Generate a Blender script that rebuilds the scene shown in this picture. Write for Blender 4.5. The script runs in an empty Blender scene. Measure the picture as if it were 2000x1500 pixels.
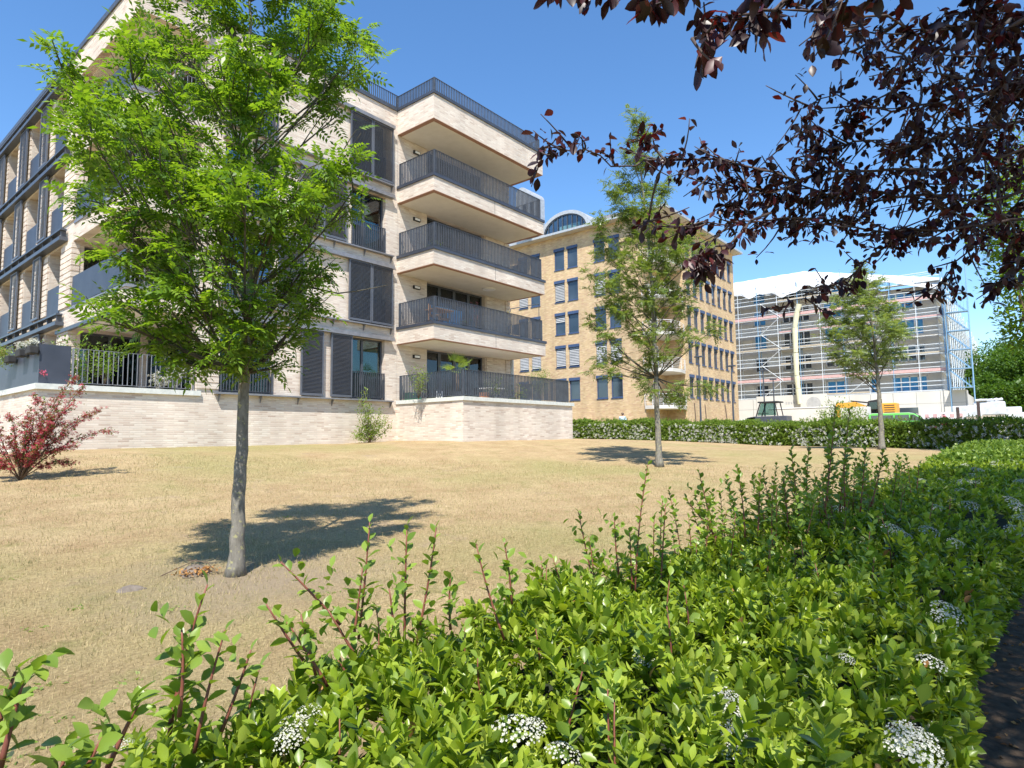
import bpy, math, random
import numpy as np
from mathutils import Vector, Matrix
rnd = random.Random(7)
rng = np.random.default_rng(11)
SC = bpy.context.scene
COL = SC.collection
PI = math.pi
# ------------------------------------------------------------------ camera, sky, sun, exposure
EYE = 1.6
FPX = 1210.8
YAW, PIT, ROL = math.radians(39.434), math.radians(4.919), math.radians(-0.650)
_f = np.array([math.cos(YAW)*math.cos(PIT), math.sin(YAW)*math.cos(PIT), math.sin(PIT)])
_r0 = np.array([math.sin(YAW), -math.cos(YAW), 0.0]); _u0 = np.cross(_r0, _f)
_r = _r0*math.cos(ROL) + _u0*math.sin(ROL); _u = -_r0*math.sin(ROL) + _u0*math.cos(ROL)
cam_d = bpy.data.cameras.new('camera'); cam = bpy.data.objects.new('camera', cam_d); COL.objects.link(cam)
cam_d.sensor_width = 36.0; cam_d.lens = 36.0*FPX/2000.0; cam_d.clip_start = 0.05; cam_d.clip_end = 3000
M = Matrix(((_r[0], _u[0], -_f[0], 0), (_r[1], _u[1], -_f[1], 0), (_r[2], _u[2], -_f[2], EYE), (0, 0, 0, 1)))
cam.matrix_world = M
SC.camera = cam
SUN = Vector((-0.508, -0.38, 1.0)).normalized()
world = bpy.data.worlds.new('World'); SC.world = world; world.use_nodes = True
wn = world.node_tree; wn.nodes.clear()
sky = wn.nodes.new('ShaderNodeTexSky'); sky.sky_type = 'NISHITA'; sky.sun_disc = False
sky.sun_elevation = math.asin(SUN.z); sky.sun_rotation = math.atan2(SUN.x, SUN.y)
sky.air_density = 1.0; sky.dust_density = 0.1; sky.ozone_density = 4.0; sky.altitude = 50
bg = wn.nodes.new('ShaderNodeBackground'); bg.inputs['Strength'].default_value = 0.12
wo = wn.nodes.new('ShaderNodeOutputWorld')
hs = wn.nodes.new('ShaderNodeHueSaturation'); hs.inputs['Saturation'].default_value = 1.15; hs.inputs['Value'].default_value = 1.25
wn.links.new(sky.outputs[0], hs.inputs['Color']); wn.links.new(hs.outputs[0], bg.inputs[0]); wn.links.new(bg.outputs[0], wo.inputs[0])
sl = bpy.data.lights.new('sun', 'SUN'); sl.energy = 5.0; sl.angle = math.radians(0.5); sl.color = (1.0, 0.95, 0.87)
so = bpy.data.objects.new('sun', sl); COL.objects.link(so); so.location = (0, 0, 30)
so.rotation_euler = SUN.to_track_quat('Z', 'Y').to_euler()
SC.view_settings.view_transform = 'Standard'; SC.view_settings.look = 'None'
SC.view_settings.gamma = 1.0; SC.view_settings.exposure = 0.74
SC.cycles.max_bounces = 8; SC.cycles.transparent_max_bounces = 8
SC.cycles.caustics_reflective = False; SC.cycles.caustics_refractive = False

# pixel -> point on a known plane or at a known ground distance (positions were measured off the photograph)
def ray(x, y):
    d = _f*FPX + _r*(x-1000) - _u*(y-750); return d/math.hypot(d[0], d[1])
def at(x, y, D): d = ray(x, y); return Vector((d[0]*D, d[1]*D, d[2]*D+EYE))
def onY(x, y, Y): d = ray(x, y); k = Y/d[1]; return Vector(d*k) + Vector((0, 0, EYE))
def onX(x, y, X): d = ray(x, y); k = X/d[0]; return Vector(d*k) + Vector((0, 0, EYE))

# ------------------------------------------------------------------ terrain height (thin plate spline)
CP = np.array([(0,0,0),(-3,-3,0),(3,-3,.02),(3,0,.03),(6,.5,.17),(3.25,6.43,.21),(16.1,7.96,.73),(24.7,3.84,1.07),(16.6,16,1.46),(20,16,1.47),
 (23.85,16,1.49),(5.5,19.7,1.41),(4.5,19.8,1.38),(10,19.8,1.43),(14.7,19.8,1.455),(4.5,23.1,1.02),(29.9,20,1.48),(29.8,11.6,1.22),(25.5,2.8,1.0),(3.6,15.4,.98),
 (-10,15,.6),(-10,0,0),(40,20,1.5),(60,20,1.6),(60,-10,1.4),(90,0,1.6),(30,-8,1.0),(10,-5,.3),(9,13,.75),(1,13,.55),(-10,30,1.0),(20,40,1.5),(60,50,1.6),(95,30,1.6),(26,10,1.08)], float)
def _tk(r2): return np.where(r2 > 0, 0.5*r2*np.log(r2+1e-12), 0)
_n = len(CP); _K = _tk(((CP[:, None, :2]-CP[None, :, :2])**2).sum(2)) + np.eye(_n)*0.6
_P = np.c_[np.ones(_n), CP[:, :2]]
_A = np.block([[_K, _P], [_P.T, np.zeros((3, 3))]])
_W = np.linalg.solve(_A, np.r_[CP[:, 2], np.zeros(3)])
def gz_arr(x, y):
    x = np.asarray(x, float); y = np.asarray(y, float); s = x.shape; x = x.ravel(); y = y.ravel()
    q = _tk((x[:, None]-CP[:, 0])**2 + (y[:, None]-CP[:, 1])**2)@_W[:_n] + _W[_n] + _W[_n+1]*x + _W[_n+2]*y
    d = np.hypot(x, y); t = np.clip((d-55)/40, 0, 1); q = q*(1-t) + 1.5*t
    return q.reshape(s)
def gz(x, y): return float(gz_arr(np.array([x]), np.array([y]))[0])

# ------------------------------------------------------------------ materials
MATS = {}
def newmat(name):
    m = bpy.data.materials.new(name); m.use_nodes = True; nt = m.node_tree
    b = nt.nodes['Principled BSDF']; MATS[name] = m; return m, nt, b
def N(nt, t, **kw):
    n = nt.nodes.new(t)
    for k, v in kw.items():
        if k in n.inputs: n.inputs[k].default_value = v
        else: setattr(n, k, v)
    return n
def noisy(name, c1, c2, scale=6, rough=0.6, metal=0.0, bump=0.0, detail=5, stretch=(1, 1, 1), spec=0.5):
    m, nt, b = newmat(name)
    tc = N(nt, 'ShaderNodeTexCoord'); mp = N(nt, 'ShaderNodeMapping'); mp.inputs['Scale'].default_value = stretch
    nz = N(nt, 'ShaderNodeTexNoise', Scale=scale, Detail=detail); rp = N(nt, 'ShaderNodeValToRGB')
    rp.color_ramp.elements[0].position = .3; rp.color_ramp.elements[1].position = .7
    rp.color_ramp.elements[0].color = (*c1, 1); rp.color_ramp.elements[1].color = (*c2, 1)
    L = nt.links.new
    L(tc.outputs['Object'], mp.inputs[0]); L(mp.outputs[0], nz.inputs['Vector']); L(nz.outputs['Fac'], rp.inputs[0]); L(rp.outputs[0], b.inputs['Base Color'])
    b.inputs['Roughness'].default_value = rough; b.inputs['Metallic'].default_value = metal; b.inputs['Specular IOR Level'].default_value = spec
    if bump:
        bp = N(nt, 'ShaderNodeBump', Strength=bump, Distance=0.02); L(nz.outputs['Fac'], bp.inputs['Height']); L(bp.outputs[0], b.inputs['Normal'])
    return m
def brick(name, cols, mortar, bw, bh, ms=0.01, rough=.85):
    m, nt, b = newmat(name); L = nt.links.new
    tc = N(nt, 'ShaderNodeTexCoord'); sp = N(nt, 'ShaderNodeSeparateXYZ'); L(tc.outputs['Object'], sp.inputs[0])
    ad = N(nt, 'ShaderNodeMath', operation='ADD'); L(sp.outputs[0], ad.inputs[0]); L(sp.outputs[1], ad.inputs[1])
    cb = N(nt, 'ShaderNodeCombineXYZ'); L(ad.outputs[0], cb.inputs[0]); L(sp.outputs[2], cb.inputs[1])
    br = N(nt, 'ShaderNodeTexBrick', Scale=1.0); br.inputs['Brick Width'].default_value = bw; br.inputs['Row Height'].default_value = bh
    br.inputs['Mortar Size'].default_value = ms; br.inputs['Mortar Smooth'].default_value = .3; br.offset = .37
    br.inputs['Color1'].default_value = (0, 0, 0, 1); br.inputs['Color2'].default_value = (1, 1, 1, 1); br.inputs['Mortar'].default_value = (.5, .5, .5, 1)
    L(cb.outputs[0], br.inputs['Vector'])
    rp = N(nt, 'ShaderNodeValToRGB'); e = rp.color_ramp.elements
    e[0].position = 0; e[0].color = (*cols[0], 1); e[1].position = 1; e[1].color = (*cols[-1], 1)
    for i, c in enumerate(cols[1:-1]):
        q = e.new((i+1)/(len(cols)-1)); q.color = (*c, 1)
    L(br.outputs['Color'], rp.inputs[0])
    nz = N(nt, 'ShaderNodeTexNoise', Scale=.55, Detail=6.0); mp = N(nt, 'ShaderNodeMapping'); mp.inputs['Scale'].default_value = (1.8, 1.8, .45)
    L(tc.outputs['Object'], mp.inputs[0]); L(mp.outputs[0], nz.inputs['Vector'])
    mr = N(nt, 'ShaderNodeMapRange'); mr.inputs['From Min'].default_value = .3; mr.inputs['From Max'].default_value = .7
    mr.inputs['To Min'].default_value = .82; mr.inputs['To Max'].default_value = 1.08; L(nz.outputs['Fac'], mr.inputs['Value'])
    mx = N(nt, 'ShaderNodeMix', data_type='RGBA'); L(br.outputs['Fac'], mx.inputs['Factor']); L(rp.outputs[0], mx.inputs['A']); mx.inputs['B'].default_value = (*mortar, 1)
    ml = N(nt, 'ShaderNodeMix', data_type='RGBA', blend_type='MULTIPLY'); ml.inputs['Factor'].default_value = 1
    L(mx.outputs['Result'], ml.inputs['A']); L(mr.outputs[0], ml.inputs['B']); L(ml.outputs['Result'], b.inputs['Base Color'])
    n2 = N(nt, 'ShaderNodeTexNoise', Scale=60.0, Detail=3.0); L(tc.outputs['Object'], n2.inputs['Vector'])
    sb = N(nt, 'ShaderNodeMath', operation='SUBTRACT'); L(n2.outputs['Fac'], sb.inputs[0]); L(br.outputs['Fac'], sb.inputs[1])
    bp = N(nt, 'ShaderNodeBump', Strength=.5, Distance=0.008); L(sb.outputs[0], bp.inputs['Height']); L(bp.outputs[0], b.inputs['Normal'])
    b.inputs['Roughness'].default_value = rough; b.inputs['Specular IOR Level'].default_value = .25
    return m
def leafmat(name, cols, trans=.35, rough=.45, tcol=None, spec=.4):
    m, nt, b = newmat(name); L = nt.links.new
    g = N(nt, 'ShaderNodeNewGeometry'); rp = N(nt, 'ShaderNodeValToRGB'); e = rp.color_ramp.elements
    e[0].position = 0; e[0].color = (*cols[0], 1); e[1].position = 1; e[1].color = (*cols[-1], 1)
    for i, c in enumerate(cols[1:-1]):
        q = e.new((i+1)/(len(cols)-1)); q.color = (*c, 1)
    L(g.outputs['Random Per Island'], rp.inputs[0]); L(rp.outputs[0], b.inputs['Base Color'])
    b.inputs['Roughness'].default_value = rough; b.inputs['Specular IOR Level'].default_value = spec
    tr = N(nt, 'ShaderNodeBsdfTranslucent'); mx = N(nt, 'ShaderNodeMixShader'); mx.inputs[0].default_value = trans
    gm = N(nt, 'ShaderNodeMix', data_type='RGBA', blend_type='MULTIPLY'); gm.inputs['Factor'].default_value = 1
    L(rp.outputs[0], gm.inputs['A']); gm.inputs['B'].default_value = (*(tcol or (1.9, 1.75, .7)), 1); L(gm.outputs['Result'], tr.inputs[0])
    o = nt.nodes['Material Output']; L(b.outputs[0], mx.inputs[1]); L(tr.outputs[0], mx.inputs[2]); L(mx.outputs[0], o.inputs[0])
    return m
def glassmat(name, tint, gl=.35, rough=.02):
    m, nt, b = newmat(name); L = nt.links.new
    nt.nodes.remove(b)
    tr = N(nt, 'ShaderNodeBsdfTransparent'); tr.inputs[0].default_value = (*tint, 1)
    g = N(nt, 'ShaderNodeBsdfGlossy'); g.inputs['Roughness'].default_value = rough; g.inputs[0].default_value = (.9, .95, 1, 1)
    fr = N(nt, 'ShaderNodeFresnel', IOR=1.5); ad = N(nt, 'ShaderNodeMath', operation='ADD'); ad.inputs[1].default_value = gl*.12; L(fr.outputs[0], ad.inputs[0])
    mx = N(nt, 'ShaderNodeMixShader'); L(ad.outputs[0], mx.inputs[0]); L(tr.outputs[0], mx.inputs[1]); L(g.outputs[0], mx.inputs[2])
    L(mx.outputs[0], nt.nodes['Material Output'].inputs[0]); return m
brick('pale_brick', [(.50,.39,.32),(.68,.59,.49),(.64,.54,.46),(.73,.65,.55),(.58,.47,.39),(.69,.60,.51),(.74,.67,.58)], (.63,.56,.47), .30, .066, .010)
noisy('soffit_brick', (.30,.16,.11), (.38,.22,.15), 30, .8)
noisy('soffit_plaster', (.66,.62,.54), (.72,.68,.60), 3, .8)
brick('yellow_brick', [(.48,.32,.17),(.64,.47,.26),(.57,.40,.21),(.69,.53,.31),(.50,.31,.19),(.61,.44,.25)], (.56,.44,.29), .30, .085, .010)
noisy('anthracite', (.055,.063,.078), (.078,.088,.106), 5, .38, 0, 0, 3)
noisy('louvre_grey', (.085,.094,.115), (.112,.122,.145), 2, .42)
noisy('panel_grey', (.038,.045,.062), (.054,.062,.083), 2.5, .45)
noisy('channel_grey', (.20,.20,.215), (.28,.28,.295), 6, .4, .3)
noisy('stone_coping', (.52,.54,.50), (.66,.67,.62), 9, .8, 0, .1)
noisy('dark_room', (.018,.018,.02), (.035,.033,.032), 2, .9)
noisy('curtain', (.45,.55,.50), (.60,.68,.62), 1.2, .9, 0, 0, 3, (9, 9, .3))
glassmat('window_glass', (.42,.58,.55), .25)
glassmat('blue_glass', (.25,.50,.62), 1.0)
noisy('white_paint', (.74,.74,.73), (.82,.82,.81), 4, .5)
noisy('blue_paint', (.04,.07,.15), (.055,.095,.19), 5, .5)
noisy('blind_grey', (.38,.38,.37), (.50,.50,.49), 3, .5)
noisy('zinc', (.42,.43,.43), (.56,.57,.57), 5, .4, .3)
noisy('roof_tile', (.13,.125,.12), (.19,.18,.175), 4, .7, 0, .2, 4, (1, 1, 1))
noisy('light_concrete', (.56,.53,.47), (.66,.63,.56), .8, .85)
noisy('grey_insulation', (.44,.42,.385), (.56,.53,.48), .7, .85)
noisy('white_hoarding', (.58,.56,.51), (.66,.64,.59), .6, .8)
noisy('pallet_wrap', (.50,.52,.53), (.72,.74,.75), 3, .5, 0, .3)
noisy('tarp_white', (.55,.57,.59), (.72,.73,.74), 1.5, .5, 0, .3)
noisy('scaffold_steel', (.58,.63,.66), (.72,.76,.78), 8, .5, .1)
noisy('scaffold_blue', (.16,.32,.50), (.26,.44,.62), 8, .5)
noisy('board_red', (.55,.33,.31), (.66,.44,.42), 6, .7)
noisy('board_wood', (.42,.36,.27), (.55,.48,.37), 6, .8)
noisy('film_blue', (.03,.22,.48), (.08,.34,.62), 3, .3)
noisy('machine_orange', (.75,.33,.03), (.85,.42,.06), 5, .5)
noisy('rubber', (.02,.02,.02), (.035,.035,.035), 9, .8)
noisy('car_white', (.62,.62,.62), (.68,.68,.68), 2, .25)
noisy('car_green', (.14,.55,.10), (.18,.62,.13), 2, .3)
noisy('dark_glass', (.02,.03,.04), (.06,.08,.10), .35, .06, 0, 0, 3, (1,1,1), 1.0)
noisy('chute_yellow', (.66,.63,.40), (.72,.70,.52), 2, .6)
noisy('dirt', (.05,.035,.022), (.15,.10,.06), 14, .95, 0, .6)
noisy('grey_soil', (.13,.105,.085), (.21,.175,.14), 18, .95, 0, .6)
noisy('asphalt', (.045,.045,.045), (.06,.06,.058), 20, .9)
noisy('terracotta', (.35,.14,.07), (.42,.2,.1), 6, .8)
noisy('wood_furniture', (.30,.15,.07), (.42,.23,.11), 8, .6, 0, 0, 5, (1, 1, 6))
noisy('green_box', (.02,.16,.08), (.03,.22,.12), 4, .5)
noisy('skin', (.50,.30,.21), (.58,.37,.27), 5, .5)
noisy('shirt_blue', (.45,.58,.72), (.55,.68,.80), 5, .8)
noisy('hair_brown', (.10,.06,.035), (.16,.10,.06), 40, .6)
noisy('trousers_dark', (.03,.035,.05), (.05,.055,.07), 8, .8)
noisy('bag_pink', (.5,.25,.22), (.6,.35,.3), 8, .8)
noisy('stem_red', (.16,.045,.03), (.24,.08,.05), 12, .6)
noisy('twig_brown', (.09,.06,.04), (.16,.11,.07), 12, .8)
noisy('twig_dark', (.05,.045,.03), (.10,.09,.06), 12, .8)
noisy('purple_bark', (.045,.03,.028), (.09,.06,.05), 12, .8, 0, .4)
noisy('hedge_shade', (.010,.016,.006), (.020,.030,.010), 9, 1, 0, 0)  # near-black: the shade inside the hedges is put into this colour
leafmat('ash_leaf', [(.07,.15,.018),(.115,.225,.028),(.17,.29,.035),(.10,.20,.035),(.24,.37,.06)], .48, .34, (1.8, 1.65, .4), .5)
leafmat('ash_leaf_far', [(.09,.15,.035),(.14,.21,.045),(.19,.26,.06),(.15,.21,.07)], .40, .35)
leafmat('ash_leaf_sparse', [(.14,.21,.07),(.19,.26,.08),(.24,.31,.11)], .42, .45)
leafmat('firethorn_leaf', [(.035,.07,.010),(.20,.29,.02),(.30,.38,.03),(.42,.50,.08),(.06,.11,.014),(.22,.32,.025),(.34,.43,.05),(.10,.17,.02)], .36, .30, (1.5, 1.5, .4), .35)
leafmat('firethorn_young', [(.18,.27,.035),(.27,.37,.06),(.12,.20,.025),(.22,.31,.05)], .35, .35, (1.5, 1.5, .5))
leafmat('dry_leaf', [(.35,.16,.04),(.45,.25,.08),(.28,.12,.04)], .2, .7, (1, 1, 1))
leafmat('hedge_far_leaf', [(.06,.12,.018),(.13,.21,.025),(.19,.28,.035),(.25,.34,.06)], .3, .45)
leafmat('purple_leaf', [(.016,.010,.014),(.024,.011,.014),(.036,.014,.016),(.020,.014,.015),(.090,.018,.020)], .24, .40, (2.8, .7, .5), .35)
leafmat('red_flower', [(.34,.025,.045),(.48,.05,.09),(.26,.03,.035),(.42,.07,.09),(.14,.12,.03)], .3, .6, (1.3, 1, 1))
leafmat('shrub_leaf', [(.10,.15,.03),(.10,.19,.03),(.18,.10,.03),(.15,.23,.05)], .3, .5)
leafmat('pale_leaf', [(.18,.26,.06),(.24,.32,.08),(.14,.22,.045)], .4, .5)
leafmat('wood_leaf', [(.045,.11,.014),(.07,.15,.02),(.10,.19,.03),(.055,.12,.02)], .35, .5)
leafmat('maple_leaf', [(.10,.19,.02),(.15,.25,.03),(.07,.15,.018)], .45, .4)
leafmat('palm_leaf', [(.17,.27,.04),(.24,.33,.06),(.12,.22,.03)], .35, .4)
leafmat('petal_white', [(.55,.54,.44),(.72,.72,.66),(.42,.42,.32),(.64,.62,.52),(.70,.70,.64)], .25, .7, (1, 1, 1), .2)
leafmat('petal_pink', [(.6,.08,.16),(.7,.2,.3)], .25, .6, (1, 1, 1), .2)
leafmat('petal_yellow', [(.8,.6,.03),(.85,.7,.1)], .25, .6, (1, 1, 1), .2)
leafmat('grass_blade', [(.46,.36,.18),(.60,.48,.28),(.32,.25,.12),(.26,.26,.10),(.54,.43,.24)], .25, .9, (1, 1, 1), .1)
# bark
def barkmat(name, c1, c2, lich):
    m, nt, b = newmat(name); L = nt.links.new
    tc = N(nt, 'ShaderNodeTexCoord'); mp = N(nt, 'ShaderNodeMapping'); mp.inputs['Scale'].default_value = (14, 14, 5)
    n1 = N(nt, 'ShaderNodeTexNoise', Scale=1.4, Detail=8.0, Roughness=.7); L(tc.outputs['Object'], mp.inputs[0]); L(mp.outputs[0], n1.inputs['Vector'])
    rp = N(nt, 'ShaderNodeValToRGB'); rp.color_ramp.elements[0].position = .3; rp.color_ramp.elements[1].position = .68
    rp.color_ramp.elements[0].color = (*c1, 1); rp.color_ramp.elements[1].color = (*c2, 1); L(n1.outputs['Fac'], rp.inputs[0])
    n2 = N(nt, 'ShaderNodeTexNoise', Scale=22.0, Detail=4.0); L(tc.outputs['Object'], n2.inputs['Vector'])
    r2 = N(nt, 'ShaderNodeValToRGB'); r2.color_ramp.elements[0].position = .6; r2.color_ramp.elements[1].position = .66; L(n2.outputs['Fac'], r2.inputs[0])
    mx = N(nt, 'ShaderNodeMix', data_type='RGBA'); L(r2.outputs[0], mx.inputs['Factor']); L(rp.outputs[0], mx.inputs['A']); mx.inputs['B'].default_value = (*lich, 1)
    L(mx.outputs['Result'], b.inputs['Base Color']); b.inputs['Roughness'].default_value = .9; b.inputs['Specular IOR Level'].default_value = .2
    bp = N(nt, 'ShaderNodeBump', Strength=.9, Distance=0.012); L(n1.outputs['Fac'], bp.inputs['Height']); L(bp.outputs[0], b.inputs['Normal']); return m
barkmat('ash_bark', (.11,.10,.08), (.27,.25,.21), (.33,.31,.16))
# lawn
def lawnmat():
    m, nt, b = newmat('dry_lawn'); L = nt.links.new
    tc = N(nt, 'ShaderNodeTexCoord')
    def nz(s, d, r=.6, st=(1, 1, 1)):
        mp = N(nt, 'ShaderNodeMapping'); mp.inputs['Scale'].default_value = st; L(tc.outputs['Object'], mp.inputs[0])
        n = N(nt, 'ShaderNodeTexNoise', Scale=s, Detail=d, Roughness=r); L(mp.outputs[0], n.inputs['Vector']); return n
    def ramp(n, p0, p1, c0, c1):
        r = N(nt, 'ShaderNodeValToRGB'); r.color_ramp.elements[0].position = p0; r.color_ramp.elements[1].position = p1
        r.color_ramp.elements[0].color = (*c0, 1); r.color_ramp.elements[1].color = (*c1, 1); L(n.outputs['Fac'], r.inputs[0]); return r
    def mix(f, a, bb, k=None, bt='MIX'):
        q = N(nt, 'ShaderNodeMix', data_type='RGBA', blend_type=bt)
        if k is None: L(f.outputs[0], q.inputs['Factor'])
        else: q.inputs['Factor'].default_value = k
        L(a, q.inputs['A'])
        if isinstance(bb, tuple): q.inputs['B'].default_value = (*bb, 1)
        else: L(bb, q.inputs['B'])
        return q.outputs['Result']
    base = ramp(nz(1.3, 6), .32, .68, (.38,.27,.145), (.50,.38,.215))
    g = ramp(nz(.16, 4, .55), .46, .62, (0,0,0), (.75,.75,.75)); c = mix(g, base.outputs[0], (.33,.30,.125))
    g2 = ramp(nz(2.4, 5, .7), .54, .72, (0,0,0), (.7,.7,.7)); c = mix(g2, c, (.25,.24,.09))
    g3 = ramp(nz(.9, 5, .7), .60, .74, (0,0,0), (.7,.7,.7)); c = mix(g3, c, (.36,.27,.19))
    fine = ramp(nz(38, 6, .8), .3, .7, (.50,.48,.45), (1.34,1.34,1.34)); c = mix(None, c, fine.outputs[0], 1.0, 'MULTIPLY')
    mid = ramp(nz(11, 4, .7, (1, 2.2, 1)), .35, .65, (.82,.82,.82), (1.1,1.1,1.1)); c = mix(None, c, mid.outputs[0], 1.0, 'MULTIPLY')
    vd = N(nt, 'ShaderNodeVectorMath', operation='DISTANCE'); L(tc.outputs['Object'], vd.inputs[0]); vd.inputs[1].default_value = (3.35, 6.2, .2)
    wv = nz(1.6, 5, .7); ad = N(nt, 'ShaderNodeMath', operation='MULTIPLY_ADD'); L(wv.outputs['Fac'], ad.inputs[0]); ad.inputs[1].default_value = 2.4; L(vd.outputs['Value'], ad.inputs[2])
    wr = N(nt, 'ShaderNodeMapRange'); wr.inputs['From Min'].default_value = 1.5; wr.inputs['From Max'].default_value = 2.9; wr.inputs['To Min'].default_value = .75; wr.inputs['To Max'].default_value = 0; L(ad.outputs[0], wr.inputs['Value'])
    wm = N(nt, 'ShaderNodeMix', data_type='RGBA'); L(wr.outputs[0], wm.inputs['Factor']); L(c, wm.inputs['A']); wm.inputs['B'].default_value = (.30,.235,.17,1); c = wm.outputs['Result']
    L(c, b.inputs['Base Color']); b.inputs['Roughness'].default_value = .95; b.inputs['Specular IOR Level'].default_value = .1
    bn = nz(70, 6, .8); bp = N(nt, 'ShaderNodeBump', Strength=.8, Distance=0.03); L(bn.outputs['Fac'], bp.inputs['Height']); L(bp.outputs[0], b.inputs['Normal'])
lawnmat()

# ------------------------------------------------------------------ object helpers
def tag(o, label=None, cat=None, group=None, kind=None):
    if label: o['label'] = label
    if cat: o['category'] = cat
    if group: o['group'] = group
    if kind: o['kind'] = kind
    return o
def empty(name, loc, label=None, cat=None, group=None, rz=0):
    o = bpy.data.objects.new(name, None); COL.objects.link(o); o.location = loc; o.rotation_euler = (0, 0, rz); o.empty_display_size = .3
    return tag(o, label, cat, group)
class MB:
    def __init__(s): s.v = []; s.f = []
    def quad(s, a, b, c, d): n = len(s.v); s.v += [tuple(a), tuple(b), tuple(c), tuple(d)]; s.f.append((n, n+1, n+2, n+3)); return s
    def poly(s, pts): n = len(s.v); s.v += [tuple(p) for p in pts]; s.f.append(tuple(range(n, n+len(pts)))); return s
    def box(s, x0, x1, y0, y1, z0, z1):
        n = len(s.v); s.v += [(x, y, z) for z in (z0, z1) for y in (y0, y1) for x in (x0, x1)]
        s.f += [tuple(n+i for i in q) for q in ((0,2,3,1),(4,5,7,6),(0,1,5,4),(2,6,7,3),(0,4,6,2),(1,3,7,5))]; return s
    def rbox(s, c, hx, hy, hz, M3=None, taper=1.0):
        n = len(s.v); M3 = M3 or Matrix.Identity(3)
        for z in (-1, 1):
            k = taper if z > 0 else 1
            for y in (-1, 1):
                for x in (-1, 1): s.v.append(tuple(Vector(c)+M3@Vector((x*hx*k, y*hy*k, z*hz))))
        s.f += [tuple(n+i for i in q) for q in ((0,2,3,1),(4,5,7,6),(0,1,5,4),(2,6,7,3),(0,4,6,2),(1,3,7,5))]; return s
    def prism(s, pts, z0, z1):
        n = len(s.v); k = len(pts); s.v += [(p[0], p[1], z0) for p in pts]+[(p[0], p[1], z1) for p in pts]
        s.f.append(tuple(n+i for i in range(k-1, -1, -1))); s.f.append(tuple(n+k+i for i in range(k)))
        for i in range(k): j = (i+1) % k; s.f.append((n+i, n+j, n+k+j, n+k+i))
        return s
    def prismY(s, pts, y0, y1):   # profile in x,z
        n = len(s.v); k = len(pts); s.v += [(p[0], y0, p[1]) for p in pts]+[(p[0], y1, p[1]) for p in pts]
        s.f.append(tuple(n+i for i in range(k))); s.f.append(tuple(n+k+i for i in range(k-1, -1, -1)))
        for i in range(k): j = (i+1) % k; s.f.append((n+j, n+i, n+k+i, n+k+j))
        return s
    def prismX(s, pts, x0, x1):   # profile in y,z
        n = len(s.v); k = len(pts); s.v += [(x0, p[0], p[1]) for p in pts]+[(x1, p[0], p[1]) for p in pts]
        s.f.append(tuple(n+i for i in range(k-1, -1, -1))); s.f.append(tuple(n+k+i for i in range(k)))
        for i in range(k): j = (i+1) % k; s.f.append((n+i, n+j, n+k+j, n+k+i))
        return s
    def tube(s, pts, rad, n=8, cap=True):
        pts = [Vector(p) for p in pts]
        if not hasattr(rad, '__len__'): rad = [rad]*len(pts)
        b = len(s.v); up = Vector((0.13, .31, .94)); prev = None
        for i, p in enumerate(pts):
            t = (pts[min(i+1, len(pts)-1)]-pts[max(i-1, 0)]).normalized()
            if prev is None:
                a = t.cross(up); a = a if a.length > .1 else t.cross(Vector((1, 0, 0))); a.normalize()
            else: a = (prev - t*prev.dot(t)).normalized()
            prev = a; c = t.cross(a)
            for k in range(n):
                w = 2*PI*k/n; s.v.append(tuple(p+(a*math.cos(w)+c*math.sin(w))*rad[i]))
        for i in range(len(pts)-1):
            for k in range(n):
                k2 = (k+1) % n; s.f.append((b+i*n+k, b+i*n+k2, b+(i+1)*n+k2, b+(i+1)*n+k))
        if cap:
            s.f.append(tuple(b+k for k in range(n-1, -1, -1))); e = b+(len(pts)-1)*n; s.f.append(tuple(e+k for k in range(n)))
        return s
    def build(s, name, mat, parent=None, smooth=False, bevel=0):
        me = bpy.data.meshes.new(name); me.from_pydata(s.v, [], s.f); me.materials.append(MATS[mat])
        if smooth: me.polygons.foreach_set('use_smooth', [True]*len(me.polygons))
        me.update(); o = bpy.data.objects.new(name, me); COL.objects.link(o)
        if parent is not None:
            o.parent = parent
            o.location = -Vector(parent_world(parent)) if False else (0, 0, 0)
        if bevel:
            md = o.modifiers.new('b', 'BEVEL'); md.width = bevel; md.segments = 2; md.limit_method = 'ANGLE'
        return o
def parent_world(p): return p.location
def nmesh(name, V, F, mat, parent=None, smooth=False):
    """V (n,3), F (m,k) uniform faces - fast path for foliage"""
    me = bpy.data.meshes.new(name); V = np.asarray(V, np.float32); F = np.asarray(F, np.int32); m, k = F.shape
    me.vertices.add(len(V)); me.vertices.foreach_set('co', V.ravel())
    me.loops.add(m*k); me.loops.foreach_set('vertex_index', F.ravel())
    me.polygons.add(m); me.polygons.foreach_set('loop_start', np.arange(0, m*k, k, dtype=np.int32)); me.polygons.foreach_set('loop_total', np.full(m, k, np.int32))
    me.materials.append(MATS[mat]); me.update(calc_edges=True)
    if smooth: me.polygons.foreach_set('use_smooth', np.ones(m, bool))
    o = bpy.data.objects.new(name, me); COL.objects.link(o)
    if parent is not None: o.parent = parent
    return o
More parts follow.
